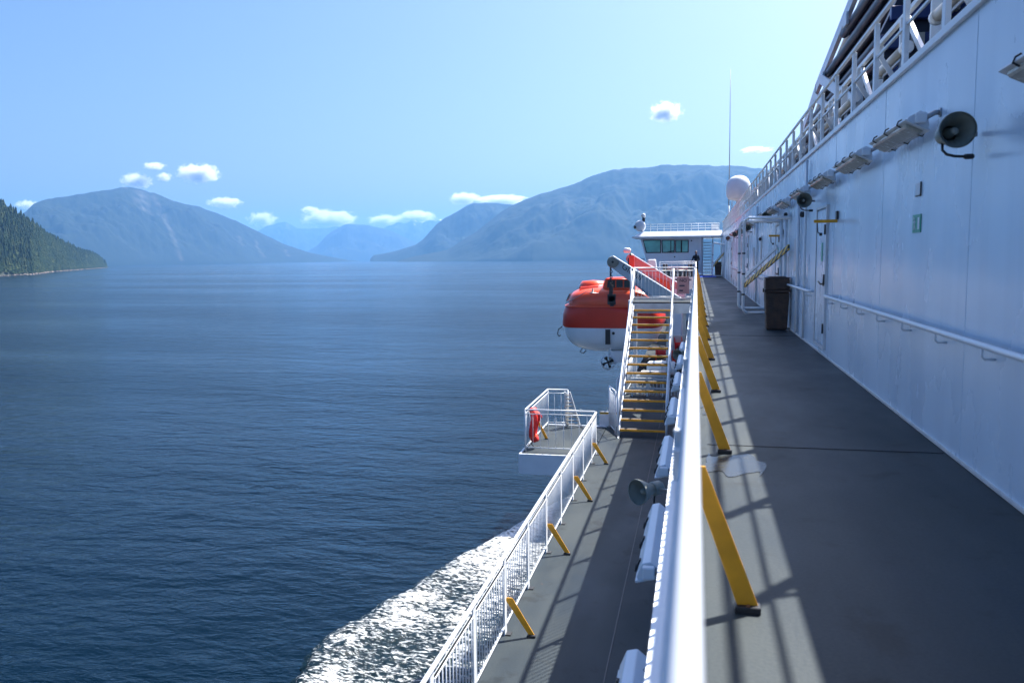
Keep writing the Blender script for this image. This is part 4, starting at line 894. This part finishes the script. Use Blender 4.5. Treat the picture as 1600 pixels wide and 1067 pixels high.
# ------------------------------------------------------------------ lifeboat
def lifeboat():
    t = thing('lifeboat', 'orange and white enclosed lifeboat hanging outboard beyond the stair', 'lifeboat', (-3.47, 34.0, -2.54))
    # stations: y, half beam, keel z, canopy top
    st = [(0, .42, .62, 2.25), (.06, .66, .42, 2.45), (.2, .83, .22, 2.60), (.5, .93, .08, 2.70), (1.0, .985, 0, 2.78), (2.5, 1.0, 0, 2.80), (4.5, 1.0, 0, 2.80), (6.2, .92, .02, 2.78), (7.4, .70, .15, 2.6), (8.2, .40, .45, 2.4), (8.6, .08, .9, 2.15)]
    B = 2.11; zb, zl = 1.06, 1.93
    def loft(sec, n):
        V = []; F = []
        for s_ in st: V += sec(s_)
        m = n
        for i in range(len(st)-1): F += [(i*m+k, i*m+k+1, (i+1)*m+k+1, (i+1)*m+k) for k in range(m-1)]
        return V, F
    def hullsec(s_):
        y, b, k, c = s_; out = []
        for j in range(21):
            a = -PI/2+PI*(j-10)/20; ca, sa = math.cos(a), math.sin(a)
            x = math.copysign(abs(ca)**.62, ca)*b*B*.97; z = zb+math.copysign(abs(sa)**.85, sa)*(zb-k)
            out.append((x, y, z))
        return out
    V, F = loft(hullsec, 21); F.append(tuple(range(21)))
    MB().add(V, F, True).build('hull', M['boathull'], t)
    def bandsec(s_):
        y, b, k, c = s_; xx = b*B
        return [(-xx*.985, y, zb), (-xx*1.015, y-.0, zb+.05), (-xx*1.0, y, zl-.35), (-xx*.955, y, zl-.02), (-xx*.93, y, zl), (xx*.93, y, zl), (xx*.955, y, zl-.02), (xx*1.0, y, zl-.35), (xx*1.015, y, zb+.05), (xx*.985, y, zb)]
    V, F = loft(bandsec, 10); F.append(tuple(range(10)))
    MB().add(V, F, True).build('orange_band', M['orangeband'], t)
    V = []; F = []
    def lip(s_): y, b, k, c = s_; return b*B
    L1 = [(-lip(s_)*.955, s_[0]-.012, zl+.01) for s_ in st[::-1]]+[(lip(s_)*.955, s_[0]-.012, zl+.01) for s_ in st]
    MB().tube(L1, .03, 8).build('gunwale', M['orange'], t)
    def cansec(s_):
        y, b, k, c = s_; out = []
        for j in range(17):
            a = PI-PI*j/16; ca, sa = math.cos(a), math.sin(a)
            out.append((math.copysign(abs(ca)**.7, ca)*b*B*.90, y+.12, zl+abs(sa)**.62*(c-zl)))
        return out
    V, F = loft(cansec, 17); F.append(tuple(range(17)))
    MB().add(V, F, True).build('canopy', M['orange'], t)
    # raised side dome and hatches
    MB().lathe([(.01, .42), (.5, .38), (.62, .2), (.66, 0)], (-1.0, 2.8, 2.55), (0, 0, 1), 20).build('roof_dome', M['orange'], t)
    h = MB().prism([(-1.45, .42, 2.30), (-.52, .42, 2.30), (-.55, .80, 2.76), (-1.3, .80, 2.72)], (0, .05, .03)).build('hatch', M['orangeband'], t)
    MB().box(-.75, -.7, .26, .4, 2.3, 2.7).build('handle', M['steel'], h)
    # wheelhouse
    wh = MB().prism([(-.42, .55, 1.95), (1.05, .55, 1.95), (1.02, .55, 2.85), (.85, .55, 3.12), (-.22, .55, 3.12), (-.32, .55, 2.85)], (0, 1.9, 0)).build('wheelhouse', M['orange'], t, .05)
    for q in (((-.16, 2.72), (.18, 2.72), (.18, 3.02), (-.12, 3.02)), ((.24, 2.72), (.50, 2.72), (.50, 3.02), (.24, 3.02)), ((.56, 2.72), (.82, 2.72), (.78, 3.02), (.56, 3.02))):
        MB().prism([(x, .53, z) for x, z in q], (0, .018, 0)).build('window', M['glass'], wh)
    MB().tube([(-.2, .53, 3.06), (.8, .53, 3.06)], .02, 6).build('rim', M['orangeband'], wh)
    MB().box(.55, .98, .46, .545, 1.95, 2.45).build('hatch_opening', M['black'], t)
    # stern details
    MB().prism([(-2.0, 1.2, 2.1), (-2.0, 1.9, 2.1), (-1.86, 1.9, 2.42), (-1.86, 1.2, 2.42)], (.04, 0, .02)).build('side_window', M['glass'], t)
    MB().box(-.16, .04, -.06, .1, .40, 1.02).build('exhaust_slot', M['darkmetal'], t); MB().lathe([(.06, 0), (.06, .03)], (.17, -.02, .86), (0, -1, 0), 12).build('port', M['darkmetal'], t)
    MB().prism([(-.06, .2, .35), (-.06, 2.2, .05), (-.06, 1.0, -.55), (-.06, .35, -.5)], (.12, 0, 0)).prism([(.0, .2, .1), (.75, .3, .1), (.6, .3, -.35), (.1, .2, -.45)], (0, .5, 0)).build('skeg', M['boathull'], t, .02)
    MB().lathe([(.27, -.12), (.31, -.1), (.31, .12), (.27, .15), (.26, .15), (.26, -.12)], (-.07, .15, -.37), (0, 1, 0), 28, cap=False).build('nozzle', M['boathull'], t)
    mb = MB()
    for k in range(4):
        a = k*PI/2+.4; c, s = math.cos(a), math.sin(a)
        mb.prism([(-.07+.03*c, .1, -.37+.03*s), (-.07+.23*c-.09*s, .06, -.37+.23*s+.09*c), (-.07+.25*c+.06*s, .14, -.37+.25*s-.06*c), (-.07+.03*c+.03*s, .14, -.37+.03*s-.03*c)], (0, .02, 0))
    mb.lathe([(.02, -.08), (.06, 0), (.05, .15)], (-.07, .12, -.37), (0, 1, 0), 12).build('propeller', M['black'], t)
    MB().tube([(-2.0, .25, 1.1), (-2.14, .1, 1.0), (-2.18, .1, .8), (-2.12, .1, .7), (-2.06, .2, .75)], .02, 6).tube([(-1.15, .3, .2), (-1.25, .2, .05), (-1.1, .2, -.02), (-1.0, .3, .1)], .02, 6).build('ring_bolt', M['darkmetal'], t)
    MB().tube([(-1.9, .4, 2.05), (-1.0, .1, 2.55), (-.45, .1, 2.5)], .015, 6).build('grab_line', M['steel'], t)
lifeboat()

# davits: arm swung outboard, wheel at its head, fall block
def davit(label, loc, m, side_m, txt=False):
    t = thing('davit', label, 'davit', loc, 'davits holding the lifeboat')
    hx, hz = 0, 0
    ar = MB().prism([(-.02, -.16, .22), (.14, -.16, .16), (2.7, -.16, -1.5), (2.55, -.16, -2.1), (2.3, -.16, -2.05), (-.06, -.16, -.22), (-.2, -.16, -.02)], (0, .32, 0)).build('arm', m, t, .02)
    MB().bar((.0, -.1, .235), (2.75, -.1, -1.5), .36, .05, (0, 1, 0)).build('top_flange', M['white'], t)
    MB().lathe([(.06, -.04), (.22, -.04), (.24, -.02), (.2, 0), (.24, .02), (.22, .04)], (0, -.2, 0), (0, 1, 0), 24).build('sheave', side_m, t)
    MB().lathe([(.05, -.02), (.05, .03)], (0, -.26, 0), (0, 1, 0), 12).build('pin', M['darkmetal'], t)
    MB().box(2.2, 2.8, -.3, .3, -4.5, -1.6).build('pedestal', M['white'], t, .03)
    MB().tube([(2.55, -.22, -2.3), (1.2, -.22, -1.15)], .05, 8).tube([(1.4, -.22, -1.3), (.9, -.22, -.85)], .03, 8).build('hydraulic_ram', M['steel'], t)
    if txt: text('Global', .36, M['ink'], t, Matrix.Translation((.78, -.166, -.42)) @ Matrix.Rotation(.60, 4, 'Y') @ RX)
    return t
d0 = davit('grey blue davit arm with Global lettering and wheel over the lifeboat stern', (-3.34, 34.3, 1.24), M['armblue'], M['hornp'], True)
mb = MB()
for k in range(9): 
    c = Vector((-.10+.02*(k % 2), -.1, -.28-.11*k)); mb.tube([c+Vector((.04*math.cos(a)*(1 if k % 2 else .3), .04*math.cos(a)*(.3 if k % 2 else 1), .07*math.sin(a))) for a in [2*PI*j/8 for j in range(8)]], .022, 6, closed=True)
mb.build('chain', M['darkmetal'], d0)
MB().box(-.16, .0, -.18, .0, -1.35, -.95).box(-.22, .12, -.2, .0, -1.75, -1.32).lathe([(.14, -.1), (.14, .1)], (-.05, -.1, -1.5), (0, 1, 0), 12).box(-.12, .05, -.2, -.05, -2.3, -1.7).bar((.0, -.12, -1.6), (.62, -.1, -2.05), .1, .12).build('fall_block', M['darkmetal'], d0, .01)
d1 = davit('faded red davit arm beyond the grey one', (-3.32, 43.6, 1.36), M['pink'], M['pink'])
MB().prism([(1.2, -.18, -.95), (1.95, -.18, -1.2), (2.1, -.18, -1.75), (1.95, -.18, -1.62)], (0, -.02, 0)).build('orange_plate', M['orange'], d1)
ob_ = thing('boat_lamp', 'orange and white lamp cluster above the lifeboat roof', 'lamp', (-2.9, 37.0, .3))
MB().tube([(0, 0, 0), (0, 0, 1.1)], .07, 8).tube([(0, 0, .3), (.15, 0, .9), (.05, 0, 1.3)], .05, 8).build('post', M['darkmetal'], ob_)
MB().lathe([(.12, 0), (.17, .05), (.17, .16), (.1, .22)], (-.1, 0, 1.32), (.1, 0, 1), 14).build('head', M['white'], ob_); MB().box(.0, .22, -.1, .1, .55, 1.2).build('bag', M['orangeband'], ob_)

# equipment on the lower deck seen through the stair
wn = thing('winch', 'red rescue boat winch on the lower deck seen through the stair', 'winch', (-1.15, 33.5, -3.2))
MB().lathe([(.3, -.4), (.3, -.36), (.16, -.35), (.16, .35), (.3, .36), (.3, .4)], (0, 0, .75), (1, 0, 0), 18).build('drum', M['red'], wn)
MB().box(-.6, .6, -.35, .35, 0, .35).bar((-.9, 0, .2), (.0, 0, .8), .3, .08).build('base', M['darkmetal'], wn); MB().box(.25, .6, -.3, .3, .36, .9).build('motor', M['orangeband'], wn, .03)
rk_ = thing('rack', 'low white metal rack on the lower deck behind the stair', 'rack', (-1.3, 27.6, -3.2))
mb = MB()
for x in (-.75, -.25, .25, .75): mb.box(x-.025, x+.025, -.025, .025, 0, .6).box(x-.025, x+.025, .775, .825, 0, .6)
mb.box(-.8, .8, -.03, .03, .55, .62).box(-.8, .8, .77, .83, .55, .62).box(-.8, .8, -.02, .02, .25, .3)
for k in range(14): mb.box(-.77+k*.118, -.75+k*.118, -.01, .01, .05, .55)
mb.build('frame', M['white'], rk_); MB().box(-.5, .35, .1, .7, .625, .78).build('box', M['whitegrey'], rk_, .02); MB().box(.4, .7, .2, .6, .625, .72).build('case', M['darkmetal'], rk_, .01)
rf = thing('life_raft', 'white life raft canister on a cradle beyond the rack', 'life raft', (-1.2, 30.6, -3.2))
MB().lathe([(.02, -.55), (.2, -.53), (.27, -.45), (.29, -.02), (.31, 0), (.29, .02), (.27, .45), (.2, .53), (.02, .55)], (0, 0, .55), (1, 0, 0), 20).build('canister', M['white'], rf)
MB().box(-.4, -.34, -.3, .3, 0, .4).box(.34, .4, -.3, .3, 0, .4).build('cradle', M['steel'], rf)

# ------------------------------------------------------------------ person
def person():
    me = bpy.data.meshes.new('person'); 
    J = [(0, 0, .95), (0, -.02, 1.15), (0, -.06, 1.38), (0, -.08, 1.48), (0, -.10, 1.56), (0, -.12, 1.66), (0, -.11, 1.74),
         (-.17, -.06, 1.40), (-.24, -.12, 1.16), (-.34, -.30, 1.10), (.17, -.06, 1.40), (.22, -.1, 1.14), (.12, -.32, 1.08),
         (-.09, 0, .88), (-.10, -.02, .48), (-.10, .02, .08), (-.11, -.13, .03), (.09, 0, .88), (.10, .04, .48), (.11, .08, .08), (.12, -.07, .03), (-.40, -.36, 1.08), (.04, -.4, 1.07)]
    E = [(0, 1), (1, 2), (2, 3), (3, 4), (4, 5), (5, 6), (2, 7), (7, 8), (8, 9), (2, 10), (10, 11), (11, 12), (0, 13), (13, 14), (14, 15), (15, 16), (0, 17), (17, 18), (18, 19), (19, 20), (9, 21), (12, 22)]
    rad = [.15, .135, .16, .065, .07, .095, .07, .075, .055, .04, .075, .055, .04, .1, .07, .05, .04, .1, .07, .05, .04, .03, .03]
    me.from_pydata(J, E, []); me.materials.append(M['cloth'])
    o = bpy.data.objects.new('person', me); COL.objects.link(o); o.location = (-.02, 60.7, .02)
    sk = o.modifiers.new('skin', 'SKIN'); lay = me.skin_vertices[0] if me.skin_vertices else None
    if lay is None:
        bm = bmesh.new(); bm.from_mesh(me); bm.verts.layers.skin.verify(); bm.to_mesh(me); bm.free(); lay = me.skin_vertices[0]
    for i, r in enumerate(rad): lay.data[i].radius = (r, r*(.8 if i in (0, 1, 2) else 1))
    lay.data[0].use_root = True
    sb = o.modifiers.new('sub', 'SUBSURF'); sb.levels = 1; sb.render_levels = 2
    hd = MB(); V = []
    hd.lathe([(.01, -.125), (.05, -.11), (.072, -.06), (.082, 0), (.078, .06), (.05, .1), (.01, .115)], (0, -.125, 1.66), (0, 0, 1), 16)
    hd.lathe([(.008, 0), (.014, .02), (.004, .045)], (0, -.212, 1.635), (0, 0, 1), 8); hd.build('face', M['skin'], o)
    MB().lathe([(.088, -.02), (.092, .04), (.07, .1), (.02, .13)], (0, -.108, 1.67), (0, .1, 1), 16).build('hair', M['black'], o)
    tag(o, 'person in dark clothes leaning on the railing by the bridge wing', 'person')
person()
vr = straight_rail('railing', 'short white rail the standing person leans on', 'railing', [(-.45, 60.2), (-.1, 60.2)], 0, 1.05, .3)
